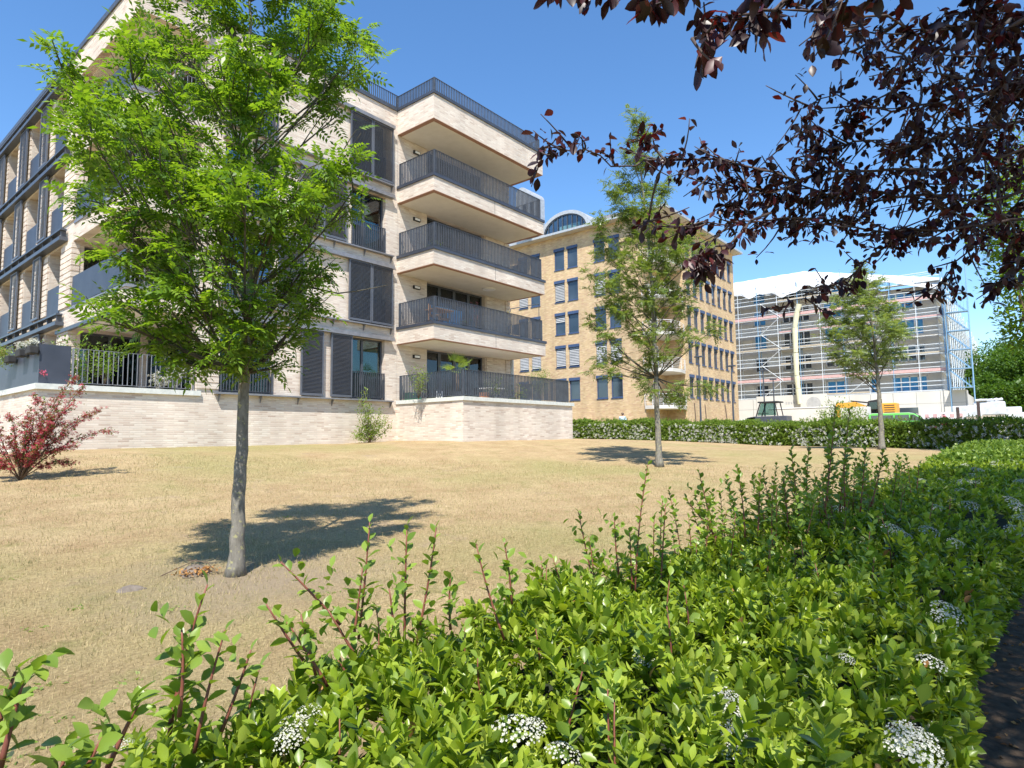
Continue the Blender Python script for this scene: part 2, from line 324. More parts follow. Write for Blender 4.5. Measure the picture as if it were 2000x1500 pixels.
# ------------------------------------------------------------------ foliage tools
def frames(D, roll=None):
    """rotation matrices with local +Y along D (n,3)"""
    D = D/np.linalg.norm(D, axis=1, keepdims=True); n = len(D)
    U = np.tile([0.02, 0.03, 1.0], (n, 1)); X = np.cross(D, U); l = np.linalg.norm(X, axis=1, keepdims=True)
    X = np.where(l > .05, X/np.maximum(l, 1e-6), [1, 0, 0]); Z = np.cross(X, D); Z /= np.linalg.norm(Z, axis=1, keepdims=True)
    X = np.cross(D, Z)
    if roll is None: roll = rng.normal(0, .5, n)
    c, s = np.cos(roll)[:, None], np.sin(roll)[:, None]
    X2 = X*c+Z*s; Z2 = -X*s+Z*c
    return np.stack([X2, D, Z2], axis=2)   # columns
def scatter(T, F, P, R, S):
    """template T (k,3), faces F; positions P, rotations R, scales S -> V,F"""
    V = np.einsum('nij,kj->nki', R, T)*np.asarray(S).reshape(-1, 1, 1) + P[:, None, :]
    k = len(T); n = len(P); FF = (F[None]+(np.arange(n)*k)[:, None, None]).reshape(-1, F.shape[1])
    return V.reshape(-1, 3), FF
def leaf_hi(w=.30, fold=.10, bend=.12):
    st = [(0, .05), (.28, .72), (.55, 1.0), (.82, .62), (1, .03)]; V = []; F = []
    for t, q in st:
        z = -bend*t*t
        V += [(-w*q, t, z+fold*q), (0, t, z), (w*q, t, z+fold*q)]
    for i in range(len(st)-1):
        for j in range(2): a = i*3+j; F.append((a, a+1, a+4, a+3))
    return np.array(V), np.array(F)
def leaf_lo(w=.28, fold=.08, bend=.1):
    V = [(0, 0, 0), (w, .5, fold-.02), (0, 1, -bend), (-w, .5, fold-.02)]
    return np.array(V, float), np.array([(0, 1, 2, 3)])
def leaf_mid(w=.28, fold=.08, bend=.15):
    V = [(0, 0, 0), (w, .42, fold), (0, .45, 0), (-w, .42, fold), (0, 1, -bend)]
    return np.array(V, float), np.array([(0, 1, 4, 2), (0, 2, 4, 3)])
def ash_leaf(pairs=4):
    V = []; F = []
    def add(p, d, l, w):
        d = Vector(d).normalized(); s = Vector((d.y, -d.x, 0)).normalized(); n = len(V); p = Vector(p)
        m = p+d*l*.45
        V.extend([tuple(p), tuple(m+s*w+Vector((0, 0, .02))), tuple(p+d*l+Vector((0, 0, -.04))), tuple(m-s*w+Vector((0, 0, .02)))])
        F.append((n, n+1, n+2, n+3))
    zc = lambda t: -.28*t*t
    for i in range(pairs):
        t = .25+.66*i/pairs
        for s in (-1, 1): add((0, t, zc(t)), (s, .45+.2*i/pairs, -.18), .35-.02*i, .074)
    add((0, .93, zc(.93)), (0, 1, -.5), .36, .068)
    n = len(V); V.extend([(-.008, 0, 0), (.008, 0, 0), (.004, .95, zc(.95)), (-.004, .95, zc(.95))]); F.append((n, n+1, n+2, n+3))
    return np.array(V), np.array(F)
HI, LO, MID, ASH = leaf_hi(), leaf_lo(), leaf_mid(), ash_leaf()
def unit(n):
    v = rng.normal(size=(n, 3)); return v/np.linalg.norm(v, axis=1, keepdims=True)
def bez(a, b, sag=0.0, bow=.15, n=6, seed=None):
    a = Vector(a); b = Vector(b); L = (b-a).length; r = rnd
    m = (a+b)/2+Vector((r.uniform(-1, 1), r.uniform(-1, 1), r.uniform(-.5, .5)))*bow*L+Vector((0, 0, -sag*L))
    return [a*(1-t)**2+m*2*t*(1-t)+b*t*t for t in [i/(n-1) for i in range(n)]]
def along(pts, n, t0=0.3):
    """n random points on a polyline"""
    P = np.array([tuple(p) for p in pts]); t = rng.uniform(t0, 1, n)*(len(P)-1); i = np.minimum(t.astype(int), len(P)-2); f = (t-i)[:, None]
    return P[i]*(1-f)+P[i+1]*f, (P[i+1]-P[i])

# ------------------------------------------------------------------ ground
def build_ground():
    xs = np.unique(np.r_[np.linspace(-400, -20, 12), np.linspace(-20, 60, 161), np.linspace(60, 110, 26), np.linspace(110, 900, 12)])
    ys = np.unique(np.r_[np.linspace(-500, -15, 12), np.linspace(-15, 45, 121), np.linspace(45, 700, 14)])
    X, Y = np.meshgrid(xs, ys); Z = gz_arr(X, Y)
    near = (np.hypot(X, Y) < 40)
    Z = Z + near*0.012*np.sin(X*2.3+np.sin(Y*1.7))*np.cos(Y*1.9+X*.7)
    V = np.stack([X, Y, Z], 2).reshape(-1, 3); a = np.arange(len(ys)*len(xs)).reshape(len(ys), len(xs))
    F = np.stack([a[:-1, :-1], a[:-1, 1:], a[1:, 1:], a[1:, :-1]], 2).reshape(-1, 4)
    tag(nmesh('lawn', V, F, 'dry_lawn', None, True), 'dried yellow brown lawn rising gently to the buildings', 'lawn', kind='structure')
def strip(name, x0, x1, y0, y1, mat, dz, label, st=.7):
    xs = np.arange(x0, x1+st, st); ys = np.linspace(y0, y1, max(3, int((y1-y0)/st)+1)); X, Y = np.meshgrid(xs, ys); Z = gz_arr(X, Y)+dz
    V = np.stack([X, Y, Z], 2).reshape(-1, 3); a = np.arange(len(ys)*len(xs)).reshape(len(ys), len(xs))
    F = np.stack([a[:-1, :-1], a[:-1, 1:], a[1:, 1:], a[1:, :-1]], 2).reshape(-1, 4)
    return tag(nmesh(name, V, F, mat, None, True), label, name.replace('_', ' '), kind='structure')
build_ground()
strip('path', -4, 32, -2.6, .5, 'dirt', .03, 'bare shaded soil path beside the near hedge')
strip('road', 33, 47, -30, 45, 'asphalt', .03, 'asphalt road behind the far hedge')
def grass():
    n = 120000
    az = rng.uniform(math.radians(-3), math.radians(84), n); d = 1.2+17*rng.uniform(0, 1, n)**1.15
    x = d*np.cos(az); y = d*np.sin(az); ok = (y > 1.3) & (y < 19.2) & ~((x > 16.4) & (y > 15.8)); x = x[ok]; y = y[ok]; n = len(x); d = d[ok]
    z = gz_arr(x, y); h = rng.uniform(.015, .045, n)*(1+.03*d); w = .0016*(1+.12*d); a = rng.uniform(0, 2*PI, n)
    V = np.zeros((n, 3, 3)); ca, sa = np.cos(a), np.sin(a)
    V[:, 0] = np.stack([x-ca*w, y-sa*w, z-.004], 1); V[:, 1] = np.stack([x+ca*w, y+sa*w, z-.004], 1)
    V[:, 2] = np.stack([x+rng.normal(0, .014, n), y+rng.normal(0, .014, n), z+h], 1)
    o = nmesh('dry_grass', V.reshape(-1, 3), np.arange(n*3).reshape(-1, 3), 'grass_blade')
    tag(o, 'short dry straw coloured grass blades covering the lawn', 'grass', kind='stuff')
grass()

# ------------------------------------------------------------------ BUILDING A : pale brick apartment house
YF = 19.8; XL = 6.52; YB = 24.8; XR = 23.9
def wall(mb, axis, c, u0, u1, z0, z1, holes=(), depth=.28, sgn=1):
    """face of a wall on plane axis=c (inside towards +sgn), with holes and reveals"""
    us = sorted({u0, u1, *[h[0] for h in holes], *[h[1] for h in holes]}); zs = sorted({z0, z1, *[h[2] for h in holes], *[h[3] for h in holes]})
    P = (lambda u, z, d=0: (u, c+sgn*d, z)) if axis == 'Y' else (lambda u, z, d=0: (c+sgn*d, u, z))
    for i in range(len(us)-1):
        for j in range(len(zs)-1):
            um = (us[i]+us[i+1])/2; zm = (zs[j]+zs[j+1])/2
            if any(h[0] < um < h[1] and h[2] < zm < h[3] for h in holes): continue
            mb.quad(P(us[i], zs[j]), P(us[i+1], zs[j]), P(us[i+1], zs[j+1]), P(us[i], zs[j+1]))
    for a, b, q, r in holes:
        mb.quad(P(a, q), P(b, q), P(b, q, depth), P(a, q, depth)); mb.quad(P(a, r), P(b, r), P(b, r, depth), P(a, r, depth))
        mb.quad(P(a, q), P(a, r), P(a, r, depth), P(a, q, depth)); mb.quad(P(b, q), P(b, r), P(b, r, depth), P(b, q, depth))
    return mb
A = empty('apartment_building', (0, 0, 0), 'pale brick apartment building with stacked corner balconies and dark louvred shutters', 'building')
ZR = 15.5
holes = []
for k in range(4): holes += [(9.3, 11.15, 3.16+3*k, 5.56+3*k), (14.3, 15.97, 3.16+3*k, 5.56+3*k)]
mb = MB()
wall(mb, 'Y', YF, 8.6, 16.6, .6, ZR, holes)
# behind the right balconies: facade continues with a wide glazed opening
wall(mb, 'Y', YF+.02, 16.6, 23.9, 2.0, 14.55, [(18.3, 22.1, 3.1+3*k, 5.45+3*k) for k in range(4)])
wall(mb, 'X', XR, YF+.02, 34, .6, ZR, (), .2, -1)
# left facade behind the corner loggia, with the window bays
lh = []
for k in range(-1, 4):
    for a, b in ((26.0, 27.5), (29.3, 30.9), (32.9, 34.5), (36.6, 38.2)): lh.append((a, b, max(3.16+3*k, .9), 5.56+3*k))
wall(mb, 'X', XL, YB, 44, .3, ZR, lh, .45)
# loggia inner walls
wall(mb, 'Y', YB, XL, 9.0, .6, ZR, [(6.85, 8.8, 3.1+3*k, 5.4+3*k) for k in range(4)])
wall(mb, 'X', 9.0, YF+.4, YB, .6, ZR, [(20.5, 24.53, 3.1+3*k, 5.45+3*k) for k in range(4)], .2, 1)  # side openings added for the glazing that darkens the loggia
mb.quad((8.6, YF, .6), (8.6, YF+.4, .6), (8.6, YF+.4, ZR), (8.6, YF, ZR)); mb.quad((8.6, YF+.4, .6), (9.0, YF+.4, .6), (9.0, YF+.4, ZR), (8.6, YF+.4, ZR))
wall(mb, 'Y', 44, XL, XR, .3, ZR, (), .2, -1)
mb.build('wall', 'pale_brick', A)
mb = MB(); mb.box(XL+.02, XR-.02, YB+.02, 43.9, ZR-.25, ZR-.12); mb.box(9.02, XR-.02, YF+.3, YB+.02, ZR-.25, ZR-.12); mb.build('roof', 'channel_grey', A)
mb = MB()
for k in range(5): mb.box(XL+.5, XR-.3, YB+.5, 43.5, 2.7+3*k, 3.0+3*k); mb.box(9.3, XR-.3, YF+.32, YB+.48, 2.7+3*k, 3.0+3*k)
mb.box(9.3, XR-.3, YF+2.2, YF+2.3, .6, ZR-.3); mb.box(XL+2.3, XL+2.4, YB+.6, 43, .6, ZR-.3); mb.box(9.75, 9.8, YF+.4, YB+.4, .6, ZR-.3)
for x in (9.2, 11.4, 14.0, 16.2, 18.2, 22.4): mb.box(x-.05, x+.05, YF+.31, YF+2.2, .7, ZR-.3)
mb.build('interior', 'dark_room', A)
# fascia slab at roof level over the left loggia + coping
mb = MB(); mb.box(XL, 8.6, YF-.2, YB-.002, 14.5, 15.5)
for k in (1, 2, 3): mb.box(XL, 8.6, YF, YB-.002, 2.5+3*k, 3.08+3*k)
mb.build('loggia_slab', 'pale_brick', A)
for k in (1, 2, 3, 4): mb = MB(); mb.box(XL+.25, 8.35, YF+(.25 if k < 4 else 0), YB-.26, 2.46+3*k, 2.498+3*k); mb.build('soffit', 'soffit_plaster', A)
mb = MB(); mb.box(XL-.05, 8.65, YF-.25, 44.1, 15.5, 15.68); mb.box(8.652, 16.52, YF-.06, YF+.4, 15.5, 15.66); mb.build('roof_coping', 'anthracite', A)
# ribbed brick piers : projecting courses
def ribs(mb, box, z0, z1, out, step=.204):
    x0, x1, y0, y1 = box; z = z0
    while z < z1-.1:
        mb.box(x0-out[0], x1+out[1], y0-out[2], y1+out[3], z+.035, min(z+step, z1)); z += step
def rib_part(box, z0, z1, out):
    mb = MB(); mb.box(*[box[0]+.02, box[1]-.02, box[2]+.02, box[3]-.02], z0, z1-.01); ribs(mb, box, z0, z1, out); mb.build('ribbed_pier', 'pale_brick', A)
for k in range(4): rib_part((8.62, 9.28, YF, YF+.3), 3.2+3*k, 5.5+3*k, (.03, 0, .045, 0))
for k in range(4):
    z0 = 3.2+3*k; z1 = 5.5+3*k
    for a, b in ((24.8, 25.98), (27.52, 29.28), (30.92, 32.88), (34.52, 36.58), (38.22, 40)): rib_part((XL, XL+.2, a, b), z0, z1, (.045, 0, .03 if a == 24.8 else 0, 0))
    rib_part((22.15, 22.6, YF+.02, YF+.3), z0, z1, (0, 0, .05, 0)); rib_part((23.6, XR, YF+.02, YF+.5), z0, z1, (0, .05, .05, 0))
# --- steel channels, sills, brackets on the front facade
mb = MB()
for k in range(4):
    mb.box(9.2, 16.32, YF-.20, YF-.003, 5.565+3*k, 5.60+3*k); mb.box(9.2, 16.32, YF-.20, YF-.17, 5.60+3*k, 5.71+3*k)
mb.build('shutter_channel', 'channel_grey', A)
mb = MB()
for k in range(4):
    mb.box(9.15, 16.3, YF-.19, YF-.003, 3.08+3*k, 3.13+3*k)
    for x in (9.3, 10.7, 12.1, 13.5, 14.9, 16.25):
        n = len(mb.v); zz = 3.08+3*k
        mb.prismX([(YF-.17, zz), (YF-.003, zz), (YF-.003, zz-.24), (YF-.03, zz-.24)], x-.006, x+.006)
mb.build('sill_rail', 'channel_grey', A)
mb = MB()
for k in range(-1, 4):
    z = 5.62+3*k
    mb.box(XL-.26, XL-.003, 25.4, 40, z, z+.13); mb.box(XL-.24, XL-.05, 25.4, 40, z+.36, z+.42)
    for i in range(14):
        y = 25.5+i*1.1; mb.box(XL-.2, XL-.04, y, y+.03, z+.13, z+.36)
mb.build('side_channel', 'anthracite', A)
# --- louvred shutters
def shutter(name, x0, x1, z0, z1, y, parent, axis='Y', ns=46):
    fr = MB(); lv = MB(); t = .055
    def bx(m, a, b, c, d, q, r):
        if axis == 'Y': m.box(a, b, y+c, y+d, q, r)
        else: m.box(y+c, y+d, a, b, q, r)
    bx(fr, x0, x0+t, -.03, .03, z0, z1); bx(fr, x1-t, x1, -.03, .03, z0, z1); bx(fr, x0+t, x1-t, -.03, .03, z0, z0+t*1.4); bx(fr, x0+t, x1-t, -.03, .03, z1-t, z1)
    o = fr.build(name, 'louvre_grey', parent)
    h = (z1-z0-t*2.4)/ns
    for i in range(ns):
        zz = z0+t*1.4+i*h
        if axis == 'Y': lv.quad((x0+t, y-.024, zz), (x1-t, y-.024, zz), (x1-t, y+.02, zz+h*1.05), (x0+t, y+.02, zz+h*1.05)).quad((x0+t, y-.024, zz), (x1-t, y-.024, zz), (x1-t, y-.026, zz+h*.3), (x0+t, y-.026, zz+h*.3))
        else: lv.quad((y-.024, x0+t, zz), (y-.024, x1-t, zz), (y+.02, x1-t, zz+h*1.05), (y+.02, x0+t, zz+h*1.05)).quad((y-.024, x0+t, zz), (y-.024, x1-t, zz), (y-.026, x1-t, zz+h*.3), (y-.026, x0+t, zz+h*.3))
    lv.build('louvre', 'louvre_grey', o); return o
ys = YF-.11
for a, b in ((12.14, 13.06), (13.38, 14.32)): shutter('shutter', a, b, 3.18, 5.56, ys, A)
for a, b in ((14.14, 15.2), (15.22, 16.28)):
    shutter('shutter', a, b, 6.18, 8.56, ys, A); shutter('shutter', a, b, 12.18, 14.56, ys, A)
for a, b in ((12.0, 12.95), (12.98, 13.98)): shutter('shutter', a, b, 9.18, 11.56, ys, A)
for a, b in ((11.2, 12.2),): shutter('shutter', a, b, 6.18, 8.56, ys, A)
# --- windows with Juliet rails
def rail(name, p0, p1, z0, h, parent, mat='anthracite', sp=.098, bar=.052, foot=.06):
    """flat bar railing from p0 to p1 (xy)"""
    mb = MB(); p0 = Vector((*p0, 0)); p1 = Vector((*p1, 0)); d = p1-p0; L = d.length; d.normalize(); s = Vector((-d.y, d.x, 0)); n = max(2, round(L/sp))
    M3 = Matrix((d, s, Vector((0, 0, 1)))).transposed()
    for i in range(n+1):
        c = p0+d*(L*i/n); mb.rbox((c.x, c.y, z0+foot/2+h/2), .008, bar/2, h/2-foot/2, M3)
    m = (p0+p1)/2; mb.rbox((m.x, m.y, z0+h), L/2+.01, bar/2, .006, M3); mb.rbox((m.x, m.y, z0+foot), L/2+.01, bar/2, .006, M3)
    for e in (p0+d*.02, p1-d*.02): mb.rbox((e.x, e.y, z0+h/2), .016, .022, h/2, M3)
    return mb.build(name, mat, parent)
def window(x0, x1, z0, z1, Y, parent, glass='window_glass', split=.42, curt=True, axis='Y', s=1):
    fr = MB(); t = .07
    def bx(m, a, b, c, d, q, r):
        c, d = sorted((s*c, s*d))
        if axis == 'Y': m.box(a, b, Y+c, Y+d, q, r)
        else: m.box(Y+c, Y+d, a, b, q, r)
    for a, b, q, r in ((x0, x0+t, z0, z1), (x1-t, x1, z0, z1), (x0+t, x1-t, z0, z0+t), (x0+t, x1-t, z1-t, z1)): bx(fr, a, b, 0, .09, q, r)
    if split: m = x0+(x1-x0)*split; bx(fr, m-.05, m+.05, .005, .085, z0+t, z1-t)
    o = fr.build('window', 'anthracite', parent)
    g = MB(); bx(g, x0+t, x1-t, .04, .045, z0+t, z1-t); g.build('pane', glass, o)
    if curt: c = MB(); bx(c, x0+(x1-x0)*(.5 if curt == 1 else .1), x1-.05, .30, .305, z0+.05, z1-.25 if curt == 1 else z1-.1); c.build('curtain', 'curtain', o)
    return o
for k in range(4):
    window(9.3, 11.15, 3.16+3*k, 5.56+3*k, YF+.18, A, 'blue_glass' if k else 'window_glass', .5, 1 if k % 2 else 2)
    rail('window_rail', (9.34, YF-.02), (11.12, YF-.02), 3.16+3*k, 1.02, A)
    window(14.3, 15.97, 3.16+3*k, 5.56+3*k, YF+.18, A, 'window_glass', .42, 2 if k == 0 else 1)
    rail('window_rail', (14.34, YF-.02), (15.94, YF-.02), 3.16+3*k, 1.05, A)
for k in range(4):
    z0 = 3.1+3*k
    for i in range(4): window(18.3+i*.95, 18.3+(i+1)*.95-.01, z0, z0+2.35, YF+.22, A, 'window_glass', 0, 0)
    window(6.85, 8.8, z0, z0+2.3, YB+.2, A, 'window_glass', .5, 0)
    for j_ in range(3): window(20.5+j_*1.35, 21.83+j_*1.35, z0, z0+2.35, 8.985, A, 'window_glass', 0, 0, 'X', -1)  # side glazing added so the bright inner wall of the loggia reads dark
for k in range(-1, 4):
    for i, (a, b) in enumerate(((26.0, 27.5), (29.3, 30.9), (32.9, 34.5), (36.6, 38.2))):
        z0 = max(3.16+3*k, .95)
        if k < 0: continue
        window(a, b, z0, 5.56+3*k, XL+.35, A, 'window_glass', .5, 0, 'X')
        r = MB(); r.box(XL-.02, XL+.0, a+.02, b-.02, z0, z0+1.0); r.build('window_panel', 'panel_grey', A)
    z0 = 3.18+3*k
    if k >= 0:
        for a in ((28.05, 29.0) if k % 2 else (27.7, 28.7)), ((31.3, 32.3) if k < 3 else (31.0, 32.0)), (34.7, 35.6): shutter('side_shutter', a[0], a[1], z0, z0+2.4, XL-.14, A, 'X', 40)
# --- balconies on the right
XB0, XB1, YBF = 16.6, 23.95, 17.58
def frame_slab(mb, x0, x1, y0, y1, z0, z1): mb.box(x0, x1, y0, y1, z0, z1)
for k in range(4):
    zb = 5.5+3*k; top = .58 if k < 3 else 1.03
    m = MB(); m.box(XB0, XB1, YBF, YF+.015, zb, zb+top); sl_ = m.build('balcony_slab', 'pale_brick', A)
    m = MB(); m.box(XB0+.002, XB1-.002, YBF+.002, YF+.01, zb-.02, zb-.001); m.build('soffit_edge', 'soffit_brick', sl_)
    m = MB(); m.box(XB0+.2, XB1-.2, YBF+.2, YF+.01, zb-.03, zb-.0205); m.build('soffit', 'soffit_plaster', sl_)
    m = MB(); zt = zb+top
    m.box(XB0-.05, XB1+.05, YBF-.05, YBF+.22, zt, zt+.12); m.box(XB0-.05, XB0+.22, YBF+.22, YF+.3 if k == 3 else YF-.01, zt, zt+.12); m.box(XB1-.22, XB1+.05, YBF+.22, YF+.01, zt, zt+.12)
    m.build('coping', 'channel_grey' if k == 9 else 'panel_grey', sl_)
    z0 = zt+.12; h = 1.0 if k < 3 else .6
    rail('railing', (XB0+.08, YBF+.05), (XB1-.2, YBF+.05), z0, h, sl_); rail('railing', (XB0+.08, YBF+.05), (XB0+.08, YF-.05 if k < 3 else YF+.15), z0, h, sl_)
    rail('railing', (XB1-.2, YBF+.05), (XB1-.2, YF-.05), z0, h, sl_)
    if k < 3:   # expansion joint in the brick fascia
        m = MB(); m.box(20.3, 20.315, YBF-.004, YBF-.001, zb+.02, zb+top); m.build('joint', 'rubber', sl_)
rail('roof_railing', (13.8, YF+.1), (XB0+.08, YF+.1), 15.66, .62, A)
# privacy side frame of the first balcony
m = MB(); m.tube([(21.45, YBF+.1, 7.3), (21.45, YBF+.1, 7.42), (23.6, YBF+.1, 8.0), (23.6, YBF+.1, 7.2)], .02, 6); m.build('privacy_frame', 'anthracite', A)
# wall lamps
for k in range(4):
    z = 5.06+3*k; m = MB(); m.box(17.48, 17.86, YF-.06, YF+.02, z-.07, z+.08); o = m.build('wall_lamp', 'rubber', A, bevel=.01)
    m = MB(); m.box(17.53, 17.81, YF-.09, YF-.062, z-.045, z+.05); m.build('lamp_glass', 'white_paint', o, bevel=.02)
m = MB(); m.prism([(21.18+.3*math.cos(a*PI/8), 18.74+.3*math.sin(a*PI/8)) for a in range(16)], 8.42, 8.468); m.build('ceiling_lamp', 'white_paint', A)
m = MB(); m.tube([(24.08, YF+.3, 1.5), (24.08, YF+.3, 14.4)], .06, 8); m.tube([(24.05, YF-.02, 3.2), (24.05, YF-.02, 5.5)], .10, 8); m.build('downpipe', 'zinc', A)
# --- right terrace
TX0, TX1, TY = 16.6, 23.85, 16.03
m = MB(); m.box(TX0, TX1, TY, YF-.002, .8, 3.0); m.build('terrace_wall', 'pale_brick', A)
m = MB(); m.box(TX0-.04, TX1+.08, TY-.07, TY+.26, 3.0, 3.15); m.box(TX0-.05, TX0+.26, TY+.262, YF-.02, 3.0, 3.15); m.box(TX1-.24, TX1+.08, TY+.262, YF-.02, 3.0, 3.15); m.build('terrace_coping', 'stone_coping', A)
m = MB()
rail('terrace_railing', (TX0+.1, TY+.08), (TX1-.2, TY+.08), 3.15, 1.02, A); rail('terrace_railing', (TX0+.1, TY+.08), (TX0+.1, YF-.1), 3.15, 1.02, A)
rail('terrace_railing', (TX1-.2, TY+.08), (TX1-.2, YF-.1), 3.15, 1.02, A)
# --- left terrace
LX = 4.58
m = MB(); m.box(LX, 8.598, YF, 30, .2, 3.0); m.build('terrace_wall', 'pale_brick', A)
m = MB(); m.box(LX-.07, 8.72, YF-.08, YF+.24, 3.0, 3.15); m.box(LX-.07, LX+.25, YF+.242, 30, 3.0, 3.15); m.build('terrace_coping', 'stone_coping', A)
rail('terrace_railing', (LX+.75, YF+.05), (8.55, YF+.05), 3.15, 1.0, A, 'channel_grey', .125, .022)
m = MB(); m.box(LX+.02, LX+.04, YF+.06, 29, 3.16, 4.22); m.box(LX+.042, LX+.72, YF+.06, YF+.08, 3.16, 4.2); m.build('terrace_panel', 'panel_grey', A)
for k in (1, 2, 3):
    z = 3.08+3*k
    m = MB(); m.box(XL-.03, 8.6, YF-.04, YF+.16, z, z+.10); m.box(XL-.03, XL+.17, YF+.162, YB-.05, z, z+.10); m.build('loggia_coping', 'channel_grey', A)
    rail('loggia_railing', (XL+.12, YF+.03), (8.55, YF+.03), z+.10, 1.02, A, 'channel_grey', .125, .024)
    m = MB(); m.box(XL+.0, XL+.015, YF+.05, YB-.1, z+.14, z+1.14); m.build('loggia_panel', 'panel_grey', A)
# awning edge under first loggia
m = MB(); m.box(XL-.1, XL+.02, YF+.1, 26, 5.36, 5.48); m.build('awning_box', 'anthracite', A)

# ------------------------------------------------------------------ BUILDING B : yellow brick offices
B = empty('office_building', (50.44, 24, 1.5), 'yellow brick office block with blue window frames, corner balconies and round dormers', 'building'); BO = Vector((50.44, 24, 1.5))
def bshift(o): o.location = -BO; return o
XB, YBc, XBe, ZE = 50.44, 24.0, 68.3, 21.75
TOPS = [20.5-3.3*i for i in range(5)]
lw = []
for p in (28.27, 32.95, 37.6, 42.25): lw += [(p, p+1.2), (p+1.58, p+2.78)]
rw = [54.95+1.56*i for i in range(1, 9)]
hL = [(a, b, t-2.15, t) for a, b in lw for t in TOPS]; hR = [(a, a+.95, t-2.15, t) for a in [x-1.0 for x in rw] for t in TOPS]
m = MB(); NC = 4.2
wall(m, 'X', XB, 26.0, 62, .8, ZE, hL, .2, 1)
wall(m, 'Y', YBc, XB+NC, XBe, .8, ZE, hR+[(x-.9, x-.3, 2.0, 2.6) for x in rw], .35, 1)
wall(m, 'Y', 26.0, XB, XB+NC, .8, ZE, [(XB+1.6, XB+2.9, t-2.9, t-.6) for t in TOPS], .1, 1); wall(m, 'X', XB+NC, YBc, 26.0, .8, ZE, (), .1, 1)
wall(m, 'X', XBe, YBc, 62, .8, ZE, (), .1, -1); wall(m, 'Y', 62, XB, XBe, .8, ZE, (), .1, -1)
bshift(m.build('wall', 'yellow_brick', B))
m = MB(); m.box(XB+1.5, XBe-1, 27.5, 60, 1, ZE-.5); m.box(XB+5.4, XBe-1, 25.5, 27.49, 1, ZE-.5); bshift(m.build('interior', 'dark_room', B))
# roof
m = MB(); e = .75; ex0, ex1, ey0, ey1 = XB-e, XBe+e, YBc-e, 62+e
zr = ZE+.22; pk = 25.3
rx = XB+8.5; a = (ex0, ey0, zr); b = (ex1, ey0, zr); c = (ex1, ey1, zr); d = (ex0, ey1, zr); r1 = (rx, 34, 26.2); r2 = (rx, 53, 26.2)
m.poly([a, b, r1]); m.poly([b, c, r2, r1]); m.poly([c, d, r2]); m.poly([d, a, r1, r2]); bshift(m.build('roof', 'roof_tile', B))
m = MB(); m.box(ex0, ex1, ey0, ey1, ZE, ZE+.12); bshift(m.build('eave', 'light_concrete', B))
m = MB(); m.box(ex0-.12, ex0-.002, ey0-.12, ey1, ZE+.03, ZE+.25); m.box(ex0-.12, ex1+.12, ey0-.12, ey0-.002, ZE+.03, ZE+.25); bshift(m.build('gutter', 'zinc', B))
def bwin(u, w, t, axis, c, s, blind, parent, open_=False):
    def bx(m, a, b, c0, c1, q, r):
        c0, c1 = sorted((c+c0*s, c+c1*s))
        if axis == 'X': m.box(c0, c1, a, b, q, r)
        else: m.box(a, b, c0, c1, q, r)
    m = MB(); bx(m, u-.03, u+w+.03, -.10, .03, t-.24, t+.04)
    for a, b, q, r in ((u, u+.09, t-2.15, t-.24), (u+w-.09, u+w, t-2.15, t-.24), (u+.09, u+w-.09, t-2.15, t-2.05), (u+.09, u+w-.09, t-.34, t-.24)): bx(m, a, b, .08, .16, q, r)
    bx(m, u-.03, u+w+.03, -.06, .07, t-2.22, t-2.15)
    o = bshift(m.build('window', 'blue_paint', parent)); 
    g = MB(); bx(g, u+.09, u+w-.09, .115, .12, t-2.05, t-.34); g.build('pane', 'dark_glass', o)
    if blind:
        n = int(11*blind+.5); h = 1.75/11; q = MB()
        for i in range(n):
            zz = t-.26-(i+1)*h
            if axis == 'X': q.quad((c+.0*s, u+.05, zz), (c+.0*s, u+w-.05, zz), (c+.06*s, u+w-.05, zz+h*.8), (c+.06*s, u+.05, zz+h*.8))
            else: q.quad((u+.05, c+.14*s, zz), (u+w-.05, c+.14*s, zz), (u+w-.05, c+.2*s, zz+h*.8), (u+.05, c+.2*s, zz+h*.8))
        q.build('blind', 'blind_grey', o)
pat = {0: [0]*8, 1: [0, 1, 0, 1, 0, 1, 0, 0], 2: [0, 0, 0, .4, 0, 0, 1, 1], 3: [1]*8, 4: [0, 0, 0, 0, 0, 0, 1, 1]}
for j, t in enumerate(TOPS):
    for i, (a, b) in enumerate(lw): bwin(a, b-a, t, 'X', XB, 1, pat[j][i], B)
    for i, x in enumerate(rw): bwin(x-1.0, .95, t, 'Y', YBc, 1, [0, 0, (.6 if i < 2 else 0), .95, .97][j], B)
# corner balconies
for j, t in enumerate(TOPS):
    z = t-3.0
    arc = [(XB-.15, 26.0), (XB-.25, 25.2), (XB, 24.3), (XB+.8, 23.7), (XB+2.3, 23.55), (XB+3.6, 23.8), (XB+NC, 24.0), (XB+NC-.003, 25.99)]
    m = MB(); m.prism(arc, z-.32, z); o = bshift(m.build('balcony', 'light_concrete', B))
    m = MB(); rl = [Vector((p[0], p[1], 0)) for p in arc[:7]]
    for q in range(7): m.tube([(p.x, p.y, z+.12+q*.145) for p in rl], .012 if q < 6 else .022, 5)
    for p in rl: m.tube([(p.x, p.y, z), (p.x, p.y, z+1.0)], .022, 5)
    m.build('railing', 'white_paint', o)
    m = MB(); m.box(XB+1.62, XB+1.74, 26.02, 26.08, t-2.88, t-.62); m.box(XB+2.78, XB+2.88, 26.02, 26.08, t-2.88, t-.62); m.box(XB+1.74, XB+2.78, 26.02, 26.08, t-.72, t-.62); dd = bshift(m.build('balcony_door', 'white_paint', B))
    m = MB(); m.box(XB+1.74, XB+2.78, 26.05, 26.06, t-2.88, t-.72); m.build('pane', 'dark_glass', dd)
